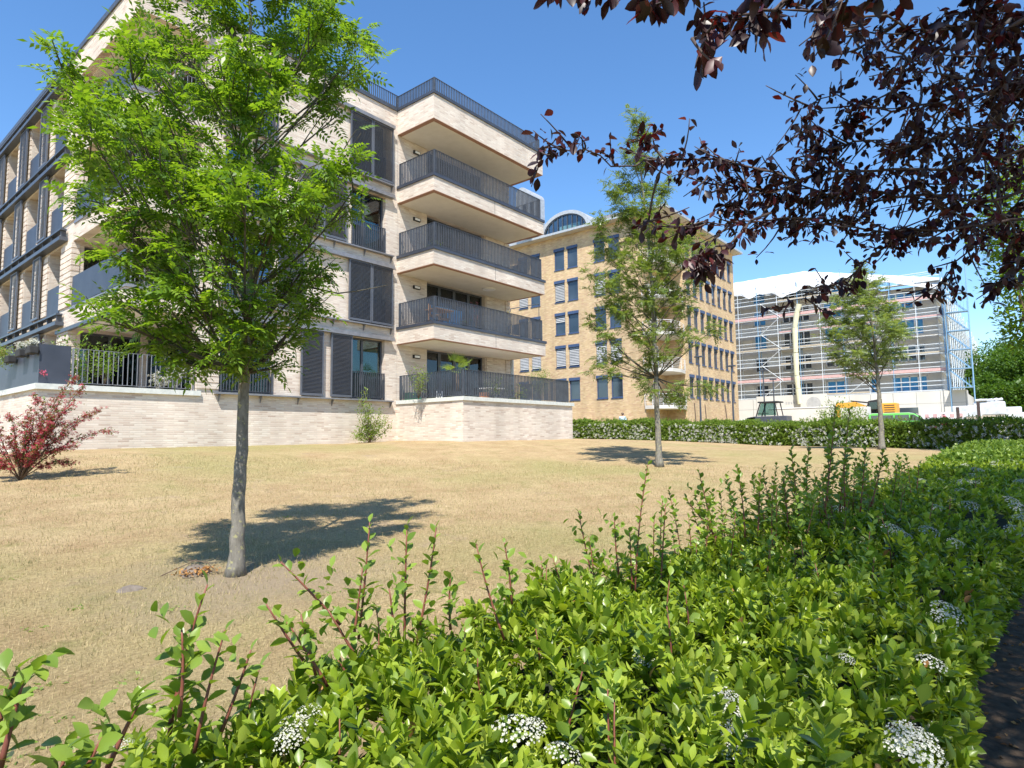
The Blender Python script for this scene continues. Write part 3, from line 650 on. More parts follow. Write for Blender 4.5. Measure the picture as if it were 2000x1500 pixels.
# arched dormers
def dormer(yc, rad, x0, x1, z0, hgt, ax='X'):
    n = 16; pr = [(yc+rad*math.cos(PI*i/n), z0+hgt*math.sin(PI*i/n)) for i in range(n+1)]; po = [(yc+(rad+.42)*math.cos(PI*i/n), z0-.1+(hgt+.45)*math.sin(PI*i/n)) for i in range(n+1)]
    m = MB()
    for i in range(n):
        m.quad((x0, *pr[i]), (x0, *po[i]), (x0, *po[i+1]), (x0, *pr[i+1])); m.quad((x0, *po[i]), (x1, *po[i]), (x1, *po[i+1]), (x0, *po[i+1])); m.quad((x0, *pr[i]), (x1, *pr[i]), (x1, *pr[i+1]), (x0, *pr[i+1]))
    o = bshift(m.build('dormer', 'zinc', B))
    m = MB()
    for i in range(1, 9):
        y = yc-rad+2*rad*i/9; h = hgt*math.sqrt(max(0, 1-((y-yc)/rad)**2)); m.box(x0+.08, x0+.14, y-.045, y+.045, z0, z0+h)
    for i in range(n): m.quad((x0+.07, *pr[i]), (x0+.07, yc+(rad-.16)*math.cos(PI*i/n), z0+(hgt-.13)*math.sin(PI*i/n)), (x0+.07, yc+(rad-.16)*math.cos(PI*(i+1)/n), z0+(hgt-.13)*math.sin(PI*(i+1)/n)), (x0+.07, *pr[i+1]))
    m.build('mullion', 'anthracite', o)
    g = MB(); g.poly([(x0+.16, *p) for p in pr]); g.build('pane', 'window_glass', o)
    g = MB(); g.box(x0+.5, x0+.52, yc-rad*.6, yc+rad*.35, z0, z0+hgt*.45); g.build('blind', 'white_paint', o)
dormer(34.2, 2.6, XB-.35, XB+5.5, 22.05, 1.75)
dormer(49.5, 2.6, XB-.35, XB+5.5, 22.05, 1.75)
# round stair tower cap seen over the balcony rail
m = MB(); pc = at(1018, 382, 62)
n = 14; m.prismX([(pc.y+.78*math.cos(PI*i/n), pc.z-4+3.9*(i not in (0, n))+.95*math.sin(PI*i/n)) for i in range(n+1)], pc.x, pc.x+3); bshift(m.build('stair_tower', 'zinc', B))

# ------------------------------------------------------------------ BUILDING C : building site with scaffolding
XC = 86.0; kC = XC/80
def cY(px, py): return onX(px, py, XC).y
yL, yR = 30.2, 6.9
zf = [6.35+3.15*i for i in range(6)]
Cb = empty('unfinished_building', (XC, yR, 1.6), 'grey unfinished apartment block wrapped in scaffolding with blue filmed windows', 'building'); CO = Vector((XC, yR, 1.6))
def cs(o): o.location = -CO; return o
hc = []
cols = [(27.7, 26.1, 0), (23.9, 20.6, 1), (18.9, 16.9, 2), (15.2, 13.2, 3), (11.8, 8.3, 4)]
for j in range(5):
    zz = 6.5+3.15*j
    for a, b, t in cols:
        if j == 4 and t > 2: continue
        hc.append((b, a, zz+.35 if j else zz-.1, zz+2.35 if j else zz+1.75))
m = MB(); wall(m, 'X', XC, 14, 46, 6.3, 21.5, [h for h in hc if h[0] > 14], .25, 1); wall(m, 'X', XC, yR, 14, 6.3, 18.8, [(max(h[0], yR), min(h[1], 14), h[2], h[3]) for h in hc if h[0] < 14], .25, 1); wall(m, 'Y', yR, XC, 150, 6.3, 17.5, [(x, x+3.5, z, z+2.1) for x in range(92, 146, 7) for z in (7, 10.1, 13.3)], .25, 1)
m.quad((XC, 14, 21.5), (XC, 46, 21.5), (150, 46, 17.5), (150, 14, 17.5)); m.quad((XC, yR, 18.8), (XC, 14, 18.8), (150, 14, 17.5), (150, yR, 17.5)); m.quad((XC, 14, 18.8), (XC+8, 14, 18.6), (XC+8, 14, 21.2), (XC, 14, 21.5))
cs(m.build('wall', 'grey_insulation', Cb))
m = MB(); m.box(XC+1.6, 149, yR+2.5, 45, 2, 17.3); cs(m.build('interior', 'dark_room', Cb))
m = MB(); m.box(XC-1.6, XC+.5, 4.6, 48, 1.2, 6.28); m.box(XC+.5, 152, 4.6, yR+3, 1.2, 5.9); cs(m.build('plinth', 'white_hoarding', Cb))
m = MB()
for z in (3.6, 4.9): m.box(XC-1.606, XC-1.601, 4.7, 47, z, z+.02)
for i in range(18): m.box(XC-1.606, XC-1.601, 4.7+i*2.3, 4.73+i*2.3, 1.5, 6.2)
m.box(XC-1.61, XC-1.6, 9.2, 12.3, 3.6, 4.5); cs(m.build('plinth_window', 'dark_glass', Cb))
for j in range(5):
    zz = 6.5+3.15*j
    for a, b, t in cols:
        if j == 4 and t > 2: continue
        z0 = zz+.35 if j else zz-.1; z1 = zz+2.35 if j else zz+1.75
        m = MB(); w = a-b; np_ = 2 if w < 2.5 else 4
        for i in range(np_+1): y = b+w*i/np_; m.box(XC+.1, XC+.18, max(b, y-.07), min(a, y+.07), z0, z1)
        m.box(XC+.1, XC+.18, b, a, z0, z0+.1); m.box(XC+.1, XC+.18, b, a, z1-.1, z1)
        o = cs(m.build('window', 'white_paint', Cb))
        m = MB(); m.box(XC+.2, XC+.21, b, a, z0, z1); m.build('pane', 'film_blue' if (t in (0, 2, 4) and j in (0, 2, 3, 4) and (t != 0 or j > 1)) or (t == 3) else 'dark_glass', o)
# two set-back dark loggias get concrete parapets
m = MB()
for j in range(1, 5): m.box(XC-.35, XC-.01, 20.3, 24.2, 6.5+3.15*j-.35, 6.5+3.15*j+.25)
cs(m.build('parapet', 'light_concrete', Cb))
for z in range(3):
    for q in ((24.4, 25.9, 8.6), (28.0, 29.4, 8.2)): m = MB(); m.box(XC-.03, XC-.004, q[0], q[1], 7.2+3.15*z, q[2]+3.15*z); cs(m.build('plaster_patch', 'light_concrete', Cb))
m = MB()
for z in range(0): m.box(XC-.03, XC-.004, 24.4, 25.9, 7.2+3.15*z, 8.6+3.15*z); m.box(XC-.03, XC-.004, 28.0, 29.4, 7.2+3.15*z, 8.2+3.15*z)
# scaffolding
S = empty('scaffolding', (XC-1.2, 6, 1.6), 'steel facade scaffolding with red toe boards and a white roof tarpaulin', 'scaffolding'); SO = Vector((XC-1.2, 6, 1.6))
def ss(o): o.location = -SO; return o
xs0, xs1 = XC-1.5, XC-.45
ysc = [yR-.6+2.55*i for i in range(16)]
for i, y in enumerate(ysc):
    m = MB(); m.tube([(xs0, y, 1.6), (xs0, y, 19.8 if y < 14 else 22)], .045, 5); m.tube([(xs1, y, 6.3), (xs1, y, 19.8 if y < 14 else 21.5)], .045, 5); ss(m.build('upright', 'scaffold_blue' if i % 2 == 0 else 'scaffold_steel', S))
lev = [6.45+2.1*i for i in range(7)]
for j, z in enumerate(lev):
    m = MB(); m.box(xs0, xs1, ysc[0], ysc[-1], z-.05, z); ss(m.build('deck', 'board_wood' if j % 2 else 'scaffold_steel', S))
    m = MB()
    for q in (.5, 1.0): m.tube([(xs0, ysc[0], z+q), (xs0, ysc[-1], z+q)], .042, 5)
    m.tube([(xs1, ysc[0], z+1.0), (xs1, ysc[-1], z+1.0)], .025, 4)
    m.tube([(xs0, ysc[0], z-.1), (xs0, ysc[-1], z-.1)], .04, 5); ss(m.build('ledger', 'scaffold_steel', S))
    m = MB(); m.box(xs0-.03, xs0, ysc[0] if j % 3 else 14, ysc[-1] if j % 2 else 24, z, z+(.34 if j in (1, 5) else .17)); ss(m.build('toe_board', 'board_red' if j in (1, 4, 5) else 'board_wood', S))
for y0 in (23.8, 13.6):
    m = MB()
    for j in range(0, 6): z = lev[j]; a, b = ((y0, y0+2.55) if j % 2 else (y0+2.55, y0)); m.tube([(xs0-.05, a, z), (xs0-.05, b, z+2.1)], .04, 5)
    ss(m.build('brace', 'scaffold_steel', S))
m = MB()   # stair tower at the corner
for j in range(6):
    z = lev[j]; m.box(XC-2.6, XC-1.6, 3.9, 6.0, z, z+.08)
    m.prismX([(4.0, z+.08), (5.9, z+2.1), (5.9, z+1.9), (4.2, z+.08)], XC-2.5, XC-1.8)
    for i in range(8): m.tube([(XC-2.6, 4.0+i*.27, z), (XC-2.6, 4.0+i*.27, z+1.1)], .02, 4)
for y in (3.9, 6.0):
    for x in (XC-2.6, XC-1.6): m.tube([(x, y, 1.6), (x, y, 20)], .045, 5)
ss(m.build('stair_tower', 'scaffold_blue', S))
m = MB()
for x in range(int(XC)+2, 150, 3): m.tube([(x, yR-.9, 1.6), (x, yR-.9, 18.6+.4*math.sin(x))], .05, 4)
for z in lev[:6]:
    for q in (0, .5, 1.0): m.tube([(XC, yR-.9, z+q), (150, yR-.9, z+q)], .035, 4)
    m.box(XC, 150, yR-.8, yR+.2, z-.06, z)
ss(m.build('side_frame', 'scaffold_steel', S))
def tarp():
    ny, nz_ = 90, 14; V = []; F = []
    for i in range(ny):
        y = 6.0+(40-6.0)*i/(ny-1)
        top = 22.9 if y > 21 else 19.4+3.5*max(0, (y-6.0)/15)**1.0
        bot = 20.2+.3*math.sin(y*1.3)+.16*math.sin(y*3.1+1)+.35*math.sin(y*.47) if y > 13 else 17.6+2.4*max(0, (y-6)/7)
        for k in range(nz_):
            t = k/(nz_-1); z = bot+(top-bot)*t
            x = xs0-.1+1.8*t*t+.10*math.sin(y*4.3+t*9)+.08*math.sin(y*9.1-t*14)*(1-t)+.06*math.sin(z*11+y*2)
            V.append((x, y, z))
        V.append((XC+8, y, top+.5))
    w = nz_+1
    for i in range(ny-1):
        for k in range(w-1): a = i*w+k; F.append((a, a+1, a+w+1, a+w))
    for k in range(w-2, 0, -1): pass
    m = MB(); m.v = V; m.f = F; return ss(m.build('tarpaulin', 'tarp_white', S, True))
tarp()
# debris chute
m = MB(); pts = [onX(x, y, XC-2.2) for x, y in ((1561, 594), (1556, 612), (1552.5, 640), (1554, 690), (1556, 735), (1559, 760), (1562, 790))]
for i, p in enumerate(pts[:-1]): m.tube([p, pts[i+1]+(p-pts[i+1])*.03], [.36, .29], 10)
o = m.build('debris_chute', 'chute_yellow'); tag(o, 'pale yellow tube chute running down the scaffolding', 'chute')
# crane jib behind
m = MB(); a = at(1832, 645, 120); b = at(1861, 592, 120)
for dx, dz in ((0, 0), (.0, .9), (.9, .45)): m.tube([a+Vector((dx, 0, dz)), b+Vector((dx, 0, dz))], .16, 5)
for i in range(9):
    p = a+(b-a)*i/9; q = a+(b-a)*(i+1)/9; m.tube([p, q+Vector((0, 0, .9))], .09, 4)
m.tube([a, at(1815, 700, 120), at(1815, 850, 120)], .5, 6)
tag(m.build('crane', 'rubber'), 'dark lattice crane jib rising behind the building site', 'crane')

# ------------------------------------------------------------------ site vehicles and stacks behind the far hedge
def place(root): return root
def van():
    c = at(1762, 850, 56); g = gz(c.x, c.y)
    r = empty('parked_car', (c.x, c.y, g), 'bright green car with white roof and dark windows parked behind the far hedge', 'car'); r.scale = (.9, .86, .74)
    # local: length along y (front towards -y), width along x
    def prof(pts, x0, x1): return MB().prismX(pts, x0, x1)
    P = [(-2.45, .35), (2.35, .35), (2.45, .9), (2.35, 2.05), (2.1, 2.2), (-.7, 2.2), (-1.1, 2.1), (-2.0, 1.35), (-2.45, 1.15)]
    prof(P, -.95, .95).build('body', 'car_green', r, bevel=.06); prof([(-1.15, 2.12), (-.7, 2.21), (2.1, 2.21), (2.3, 2.12)], -.93, .93).build('roof', 'car_white', r)
    prof([(1.5, .9), (2.44, .9), (2.36, 1.36), (1.5, 1.36)], -.957, -.951).build('white_panel', 'car_white', r)
    if False: prof([(-2.42, .5), (2.4, .5), (2.44, .82), (.6, 1.12), (-1.2, 1.36), (-2.0, 1.33), (-2.43, 1.12)], -.957, -.951).build('green_stripe', 'car_green', r)
    for a, b in ((-.75, .35), (.42, 1.3), (1.37, 2.2)): MB().prismX([(a, 1.38), (b, 1.38), (b-.03, 1.98), (a+.03, 1.98)], -.96, -.952).build('side_window', 'dark_glass', r)
    MB().prismX([(-1.85, 1.38), (-.82, 1.38), (-.82, 1.98), (-1.1, 1.98)], -.96, -.952).build('side_window', 'dark_glass', r)
    m = MB(); m.quad((-.8, -1.97, 1.40), (.8, -1.97, 1.40), (.72, -1.16, 2.08), (-.72, -1.16, 2.08)); m.build('windscreen', 'dark_glass', r).location = (0, -.03, .03)
    for y in (-1.5, 1.55):
        for x in (-.9, .9):
            w = MB().tube([(x-.1, y, .34), (x+.1, y, .34)], .34, 16).build('wheel', 'rubber', r); MB().tube([(x-.12, y, .34), (x+.12, y, .34)], .2, 12).build('rim', 'zinc', w)
    for x in (-.7, .7): MB().box(x-.15, x+.15, -2.48, -2.44, .85, 1.05).build('headlight', 'white_paint', r)
van()
def excavator():
    c = at(1722, 850, 61); g = gz(c.x, c.y); r = empty('excavator', (c.x, c.y, g), 'orange excavator with black cab standing in front of the white plinth', 'excavator'); r.scale = (.7, .62, .93)
    for x in (-1.1, 1.1):
        m = MB(); m.prismX([(-1.7, 0), (1.7, 0), (2.0, .35), (1.8, .8), (-1.8, .8), (-2.0, .35)], x-.28, x+.28); m.build('track', 'rubber', r, bevel=.05)
    m = MB(); m.box(-1.25, 1.25, -2.1, -.4, .95, 2.75); m.box(-1.25, 1.25, -.4, 1.5, .95, 1.5); m.box(-.2, 1.25, -.4, 1.2, 1.5, 2.1); m.build('engine_housing', 'machine_orange', r, bevel=.06)
    m = MB()
    for z in (1.9, 2.1, 2.3, 2.5): m.box(-1.265, -1.252, -1.9, -.7, z, z+.07)
    m.build('vent', 'rubber', r)
    m = MB(); m.prismX([(-.35, 1.5), (1.4, 1.5), (1.5, 2.2), (1.15, 3.0), (-.35, 3.15)], -1.2, -.25); cab = m.build('cab', 'rubber', r, bevel=.05)
    MB().prismX([(.0, 1.9), (1.2, 1.9), (1.25, 2.2), (1.0, 2.85), (0, 2.9)], -1.21, -1.202).build('cab_window', 'window_glass', cab)
    m = MB(); m.prismX([(1.2, 1.9), (1.3, 2.5), (3.0, 3.0), (5.2, 2.95), (5.3, 2.5), (3.0, 2.45)], .1, .6); m.build('boom', 'machine_orange', r)
    m = MB(); m.prismX([(5.0, 3.0), (5.5, 2.9), (5.4, 1.5), (5.0, .8), (4.8, .9), (5.0, 1.6)], .15, .55); m.build('arm', 'machine_orange', r)
    m = MB(); m.prismX([(4.4, .1), (5.2, .1), (5.4, .9), (5.0, 1.0), (4.6, .5)], -.2, .9); m.build('bucket', 'rubber', r)
    MB().tube([(.3, 1.5, 2.9), (.3, 3.6, 3.1)], .07, 6).build('hydraulic_ram', 'rubber', r)
excavator()
def truck():
    c = at(1505, 850, 58); g = gz(c.x, c.y); r = empty('small_truck', (c.x, c.y, g), 'small dark site truck with open cab half hidden by the far hedge', 'truck')
    MB().prismX([(-1.6, .6), (1.7, .6), (1.7, 1.5), (1.0, 1.6), (-1.6, 1.6)], -.8, .8).build('body', 'anthracite', r, bevel=.04)
    m = MB()
    for y, y2 in ((-.9, -.7), (.9, .5)):
        for x in (-.75, .75): m.tube([(x, y, 1.6), (x, y2, 2.75)], .05, 6)
    m.box(-.85, .85, -.95, .7, 2.75, 2.86); cab = m.build('cab', 'rubber', r)
    MB().prismX([(-.8, 1.65), (.8, 1.65), (.45, 2.7), (-.68, 2.7)], -.76, -.75).build('cab_window', 'window_glass', cab)
    m = MB(); m.prismX([(1.0, 1.2), (2.6, 1.1), (2.6, 1.3), (1.0, 1.55)], -.8, .8); m.build('hood', 'white_paint', r)
    for y in (-1.0, 1.1):
        for x in (-.75, .75): MB().tube([(x-.15, y, .42), (x+.15, y, .42)], .42, 14).build('wheel', 'rubber', r)
truck()
def container():
    c = at(1568, 850, 72); g = gz(c.x, c.y); r = empty('site_cabin', (c.x, c.y, g), 'white site cabin in front of the plinth left of the orange excavator', 'cabin')
    m = MB(); m.box(-1.2, 1.2, -3.0, 3.0, .1, 2.7); m.build('body', 'white_hoarding', r, bevel=.03)
    MB().box(-1.25, 1.25, -3.05, 3.05, 2.702, 2.8).build('roof', 'white_paint', r)
    c = at(1684, 850, 57); g = gz(c.x, c.y)
    m = MB(); m.box(-.7, .7, -.6, .6, 0, 2.2)
    for i in range(6): m.box(-.73, -.702, -.58+i*.2, -.5+i*.2, .1, 2.1)
    m.build('x', 'light_concrete').name = 'site_toilet'; o = bpy.data.objects['site_toilet']; o.location = (c.x, c.y, g); tag(o, 'narrow pale ribbed cabin just left of the orange excavator cab', 'cabin')
container()
# banner with grey lettering on the plinth
bn = empty('site_banner', onX(1540, 790, XC-1.7), 'white banner with faint grey lettering and a round grey emblem on the plinth', 'banner')
p = onX(1540, 790, XC-1.66); bn.location = p
m = MB(); m.box(0, .02, -4.6, 4.0, -1.0, 1.2); m.build('sheet', 'white_hoarding', bn)
m = MB(); yy = 2.2
for ch in 'BAU   PREISE':
    if ch != ' ': m.box(-.01, -.002, yy-.2, yy, .02, .34)
    yy -= .31
m.build('lettering', 'blind_grey', bn)
m = MB(); m.tube([(-.01, -3.0, .0), (-.002, -3.0, .0)], .85, 20); m.build('emblem', 'blind_grey', bn)
# stacks of wrapped stones
stk = [(1893, 60, 0, 1.9, 2, 'white wrapped stone pallets, left pair by the dark post'), (1937, 60, 1, 2.0, 2, 'white wrapped pallets with a crumpled sheet on top, behind the dark posts'), (1975, 62, 2, 1.6, 1, 'single grey wrapped pallet right of the tall pallet pair'), (1998, 55, 3, 1.7, 1, 'white wrapped pallet at the right edge nearest the wood')]
for px, D, i, w, n, lab in stk:
    c = at(px, 850, D); g = gz(c.x, c.y); r = empty('pallet_stack', (c.x, c.y, g), lab, 'pallets', 'wrapped pallet stacks on the site')
    hh = (at(px, (790, 782, 792, 802)[i], D).z-g)/n
    for k in range(n):
        MB().box(-.7, .7, -w/2, w/2, k*hh, k*hh+.12).build('pallet', 'board_wood', r)
        m = MB(); m.rbox((0, 0, k*hh+.13+(hh-.25)/2), .68, w/2-.03, (hh-.25)/2); m.build('wrapped_load', 'pallet_wrap', r, bevel=.08)
    if i == 1:
        m = MB()
        for q in range(5): m.rbox((rnd.uniform(-.3, .3), -.6+q*.3, n*hh+.02), .5, .25, .09, Matrix.Rotation(rnd.uniform(-.4, .4), 3, 'X'))
        m.build('crumpled_sheet', 'tarp_white', r, bevel=.06)
for px, y0, D, mat, lab in ((1874, 795, 52, 'purple_bark', 'dark wooden post left of the white pallets'), (1915, 785, 52, 'purple_bark', 'dark wooden post between the two white pallet pairs')):
    c = at(px, 850, D); t = at(px, y0, D); m = MB(); m.box(-.09, .09, -.09, .09, 0, t.z-gz(c.x, c.y)); o = m.build('post', mat, bevel=.01); o.location = (c.x, c.y, gz(c.x, c.y)); tag(o, lab, 'post')
# red-white barrier board
c = at(1842, 812, 54); o = empty('barrier_board', (c.x, c.y, c.z), 'white barrier board with a row of red squares near the green car front', 'barrier'); m = MB(); m.box(0, .04, -1.3, 1.3, -.25, .25)
m.box(0, .04, -1.2, -1.1, -1.5, -.25); m.box(0, .04, 1.1, 1.2, -1.5, -.25); m.build('board', 'white_paint', o)
m = MB()
for i in range(5): m.box(-.006, -.002, -1.15+i*.5, -.9+i*.5, -.14, .14)
m.build('red_mark', 'board_red', o)
# purple/blue heap in front of barrier
c = at(1825, 850, 53); g = gz(c.x, c.y); r = empty('parked_scooter', (c.x, c.y, g), 'small red and white scooter standing in front of the green car', 'scooter')
MB().prismX([(-.75, .5), (-.2, .35), (.3, .4), (.85, .7), (.8, .95), (.2, .85), (-.1, .6), (-.45, .7), (-.6, 1.35), (-.75, 1.3)], -.16, .16).build('body', 'petal_pink', r, bevel=.03)
MB().prismX([(0, .86), (.8, .96), (.75, 1.08), (.05, .98)], -.14, .14).build('seat', 'rubber', r)
m = MB().tube([(-.35, -.62, 1.4), (.35, -.62, 1.4)], .03, 6).build('handlebar', 'rubber', r)
for y in (-.75, .7): MB().tube([(-.06, y, .25), (.06, y, .25)], .25, 14).build('wheel', 'rubber', r)
# lamp posts
for px, y0, D, lab in ((1370, 698, 45, 'slim dark lamp post before the office windows, taller one'), (1434, 716, 45, 'slim dark lamp post at the right corner of the office block'), (1496, 724, 60, 'thin dark post left of the two before the white plinth'), (1515, 742, 60, 'thin dark post right beside the site truck cab')):
    c = at(px, 850, D); g = gz(c.x, c.y); h = at(px, y0, D).z-g; r = empty('street_lamp', (c.x, c.y, g), lab, 'lamp post', 'slim posts along the street')
    MB().tube([(0, 0, 0), (0, 0, h)], [.07, .045], 8).build('pole', 'anthracite', r); MB().rbox((0, 0, h+.05), .12, .28, .05).build('lamp_head', 'anthracite', r, bevel=.02)
# tree stakes
for px, y0, D, lab in ((1362, 787, 40, 'leaning thin stake left of the tall lamp post'), (1383, 790, 40, 'straight thin stake right of the tall lamp post'), (1425, 790, 40, 'leaning thin stake before the office corner')):
    c = at(px, 850, D); g = gz(c.x, c.y); h = at(px, y0, D).z-g; o = MB().tube([(0, 0, 0), (.0, rnd.uniform(.1, .35), h)], .03, 6).build('stake', 'twig_brown'); o.location = (c.x, c.y, g); tag(o, lab, 'stake')

# ------------------------------------------------------------------ person walking behind the far hedge
def person():
    c = at(1217, 850, 41); g = gz(c.x, c.y); t = at(1217, 806, 41).z-g; k = t/1.74
    r = empty('person', (c.x, c.y, g), 'person in a light blue shirt walking behind the far hedge', 'person'); r.scale = (k, k, k); r.rotation_euler = (0, 0, math.radians(-80))
    J = {'pel': (0, 0, .93, .15), 'sp': (0, .01, 1.12, .135), 'ch': (0, .0, 1.32, .16), 'nk': (0, .02, 1.49, .06), 'hd': (0, .03, 1.56, .075), 'hd2': (0, .03, 1.66, .085),
         'lh': (.10, 0, .90, .10), 'lk': (.11, .16, .50, .065), 'la': (.11, .10, .09, .045), 'lt': (.12, .28, .04, .035),
         'rh': (-.10, 0, .90, .10), 'rk': (-.11, -.02, .50, .065), 'ra': (-.11, -.28, .14, .045), 'rt': (-.11, -.14, .04, .035),
         'ls': (.19, 0, 1.42, .06), 'le': (.24, -.08, 1.14, .045), 'lw': (.24, .05, .90, .032), 'rs': (-.19, 0, 1.42, .06), 're': (-.24, -.02, 1.14, .045), 'rw': (-.22, .16, .93, .032)}
    E = [('pel', 'sp'), ('sp', 'ch'), ('ch', 'nk'), ('nk', 'hd'), ('hd', 'hd2'), ('pel', 'lh'), ('lh', 'lk'), ('lk', 'la'), ('la', 'lt'), ('pel', 'rh'), ('rh', 'rk'), ('rk', 'ra'), ('ra', 'rt'), ('ch', 'ls'), ('ls', 'le'), ('le', 'lw'), ('ch', 'rs'), ('rs', 're'), ('re', 'rw')]
    names = list(J)
    def skin(names, E, nm, mat, root, grow=0, lv=2):
        me = bpy.data.meshes.new(nm); me.from_pydata([J[n][:3] for n in names], [(names.index(a), names.index(b)) for a, b in E if a in names and b in names], [])
        o = bpy.data.objects.new(nm, me); COL.objects.link(o); md = o.modifiers.new('s', 'SKIN'); md.use_smooth_shade = True
        for i, n in enumerate(names): q = me.skin_vertices[0].data[i]; q.radius = (J[n][3]+grow,)*2; q.use_root = (n == root)
        sb = o.modifiers.new('u', 'SUBSURF'); sb.levels = lv; sb.render_levels = lv
        dg = bpy.context.evaluated_depsgraph_get(); m2 = bpy.data.meshes.new_from_object(o.evaluated_get(dg)); o.modifiers.clear(); o.data = m2; m2.materials.clear(); m2.materials.append(MATS[mat]); o.parent = r; return o
    for s, w in ((1, 'lw'), (-1, 'rw')):   # fingers
        p = Vector(J[w][:3]); J['h'+w] = (p.x, p.y+.02, p.z-.07, .028); E.append((w, 'h'+w)); names.append('h'+w)
        for i in range(4):
            n = 'f%d%s' % (i, w); J[n] = (p.x, p.y-.015+.02*i+.02, p.z-.15-.01*(i in (1, 2)), .008); E.append(('h'+w, n)); names.append(n)
        n = 't'+w; J[n] = (p.x-.01*s, p.y+.075, p.z-.09, .009); E.append(('h'+w, n)); names.append(n)
    skin(names, E, 'body', 'skin', 'pel')
    skin([n for n in names if n in ('pel', 'sp', 'ch', 'ls', 'le', 'rs', 're')], E, 'shirt', 'shirt_blue', 'ch', .022)
    skin([n for n in names if n in ('pel', 'lh', 'lk', 'la', 'rh', 'rk', 'ra')], E, 'trousers', 'trousers_dark', 'pel', .02)
    m = MB()
    for i in range(7):
        th = PI*.5*i/6; m_r = .108*math.cos(th)+.001
        for j in range(14): w = 2*PI*j/14; m.v.append((m_r*.92*math.cos(w), -.0+m_r*math.sin(w), 1.655+.105*math.sin(th)))
    for i in range(6):
        for j in range(14): a = i*14+j; b = i*14+(j+1) % 14; m.f.append((a, b, b+14, a+14))
    m.build('hair', 'hair_brown', r, True)
    m = MB(); m.rbox((0, .125, 1.62), .012, .018, .022); m.build('nose', 'skin', r, bevel=.006)
    for s in (-1, 1):
        m = MB(); m.rbox((s*.032, .108, 1.645), .010, .006, .006); m.build('eye', 'rubber', r); m = MB(); m.rbox((s*.088, .02, 1.63), .008, .018, .03); m.build('ear', 'skin', r, bevel=.006)
    m = MB(); m.rbox((0, .112, 1.583), .024, .006, .005); m.build('mouth', 'petal_pink', r)
    m = MB(); m.rbox((.2, .02, 1.0), .06, .16, .14); m.build('bag', 'bag_pink', r, bevel=.03)
person()

# ------------------------------------------------------------------ ash trees
def ash_tree(name, base_px, D, trunk_px, blobs, nleaf, lsize, mat, label, r0, spread, dens=1.0, extra_dead=(), twig_r=.008, rs=.9):
    """trunk through measured points; limbs run from the leader to each measured foliage clump"""
    b = at(*base_px, D); g = gz(b.x, b.y); b.z = g-.03
    root = empty(name, b, label, 'tree')
    pts = [b]+[at(x, y, D+dd) for x, y, dd in trunk_px]
    # smooth leader
    m = MB(); P = []
    for i in range(len(pts)-1):
        for q in range(5): P.append(pts[i].lerp(pts[i+1], q/5))
    P.append(pts[-1]); n = len(P)
    for i in range(2, n-1): P[i] = P[i]+Vector((rnd.uniform(-1, 1), rnd.uniform(-1, 1), 0))*r0*.12
    rad = [r0*(1-.93*(i/(n-1))**.85)+(r0*.55*math.exp(-i*1.3)) for i in range(n)]
    Lp = [p-b for p in P]; m.tube(Lp, rad, 14); m.build('trunk', 'ash_bark', root, True)
    LV = []; LF = []; base = 0; lm = MB(); PP = []; DD = []
    tot = sum(q[2]**1.6 for q in blobs)
    for (x, y, r, dd) in blobs:
        c = at(x, y, D+dd); R = r*D/FPX*rs
        # attach lower on the leader
        zt = c.z-max(.35, (c-P[0]).xy.length*0)-0.75*((c.xy-P[n//2].xy).length); k = min(range(n), key=lambda i: abs(P[i].z-max(zt, P[int(n*.32)].z)))
        br = bez(P[k], c, .06, .12, 7); rb = max(.010, rad[k]*.27); lm.tube([p-b for p in br], [rb*(1-.8*i/6)+.004 for i in range(7)], 6)
        nt = max(5, int(9*R/.45))
        for t in range(nt):
            s = br[rnd.choice((3, 4, 5, 6))]; e = c+Vector(unit(1)[0])*R*rnd.uniform(.5, 1.0)+Vector((0, 0, .05)); tw = bez(s, e, -.02, .15, 5)
            lm.tube([p-b for p in tw], [twig_r, twig_r*.9, twig_r*.8, twig_r*.6, twig_r*.4], 4, False)
            m_ = max(2, int(dens*nleaf*(r**1.6/tot)/nt)); Q, T = along(tw, m_, .25)
            PP.append(Q-np.array(b)+rng.normal(0, .02, Q.shape)); T = T/np.linalg.norm(T, axis=1, keepdims=True)
            dirs = T*.5+unit(len(Q))*1.0+np.array([0, 0, -.05]); DD.append(dirs)
    for pl in extra_dead: lm.tube([at(x, y, D+dd)-b for x, y, dd in pl], [.012, .009, .006, .004][:len(pl)], 5)
    lm.build('limb', 'twig_dark', root, True)
    Pn = np.concatenate(PP); Dn = np.concatenate(DD); Dn[:, 2] = Dn[:, 2]*.55+.1
    V, F = scatter(*ASH, Pn, frames(Dn, rng.normal(0, .45, len(Pn))), lsize*rng.uniform(.7, 1.15, len(Pn)))
    nmesh('crown', V, F, mat, root)
    return root
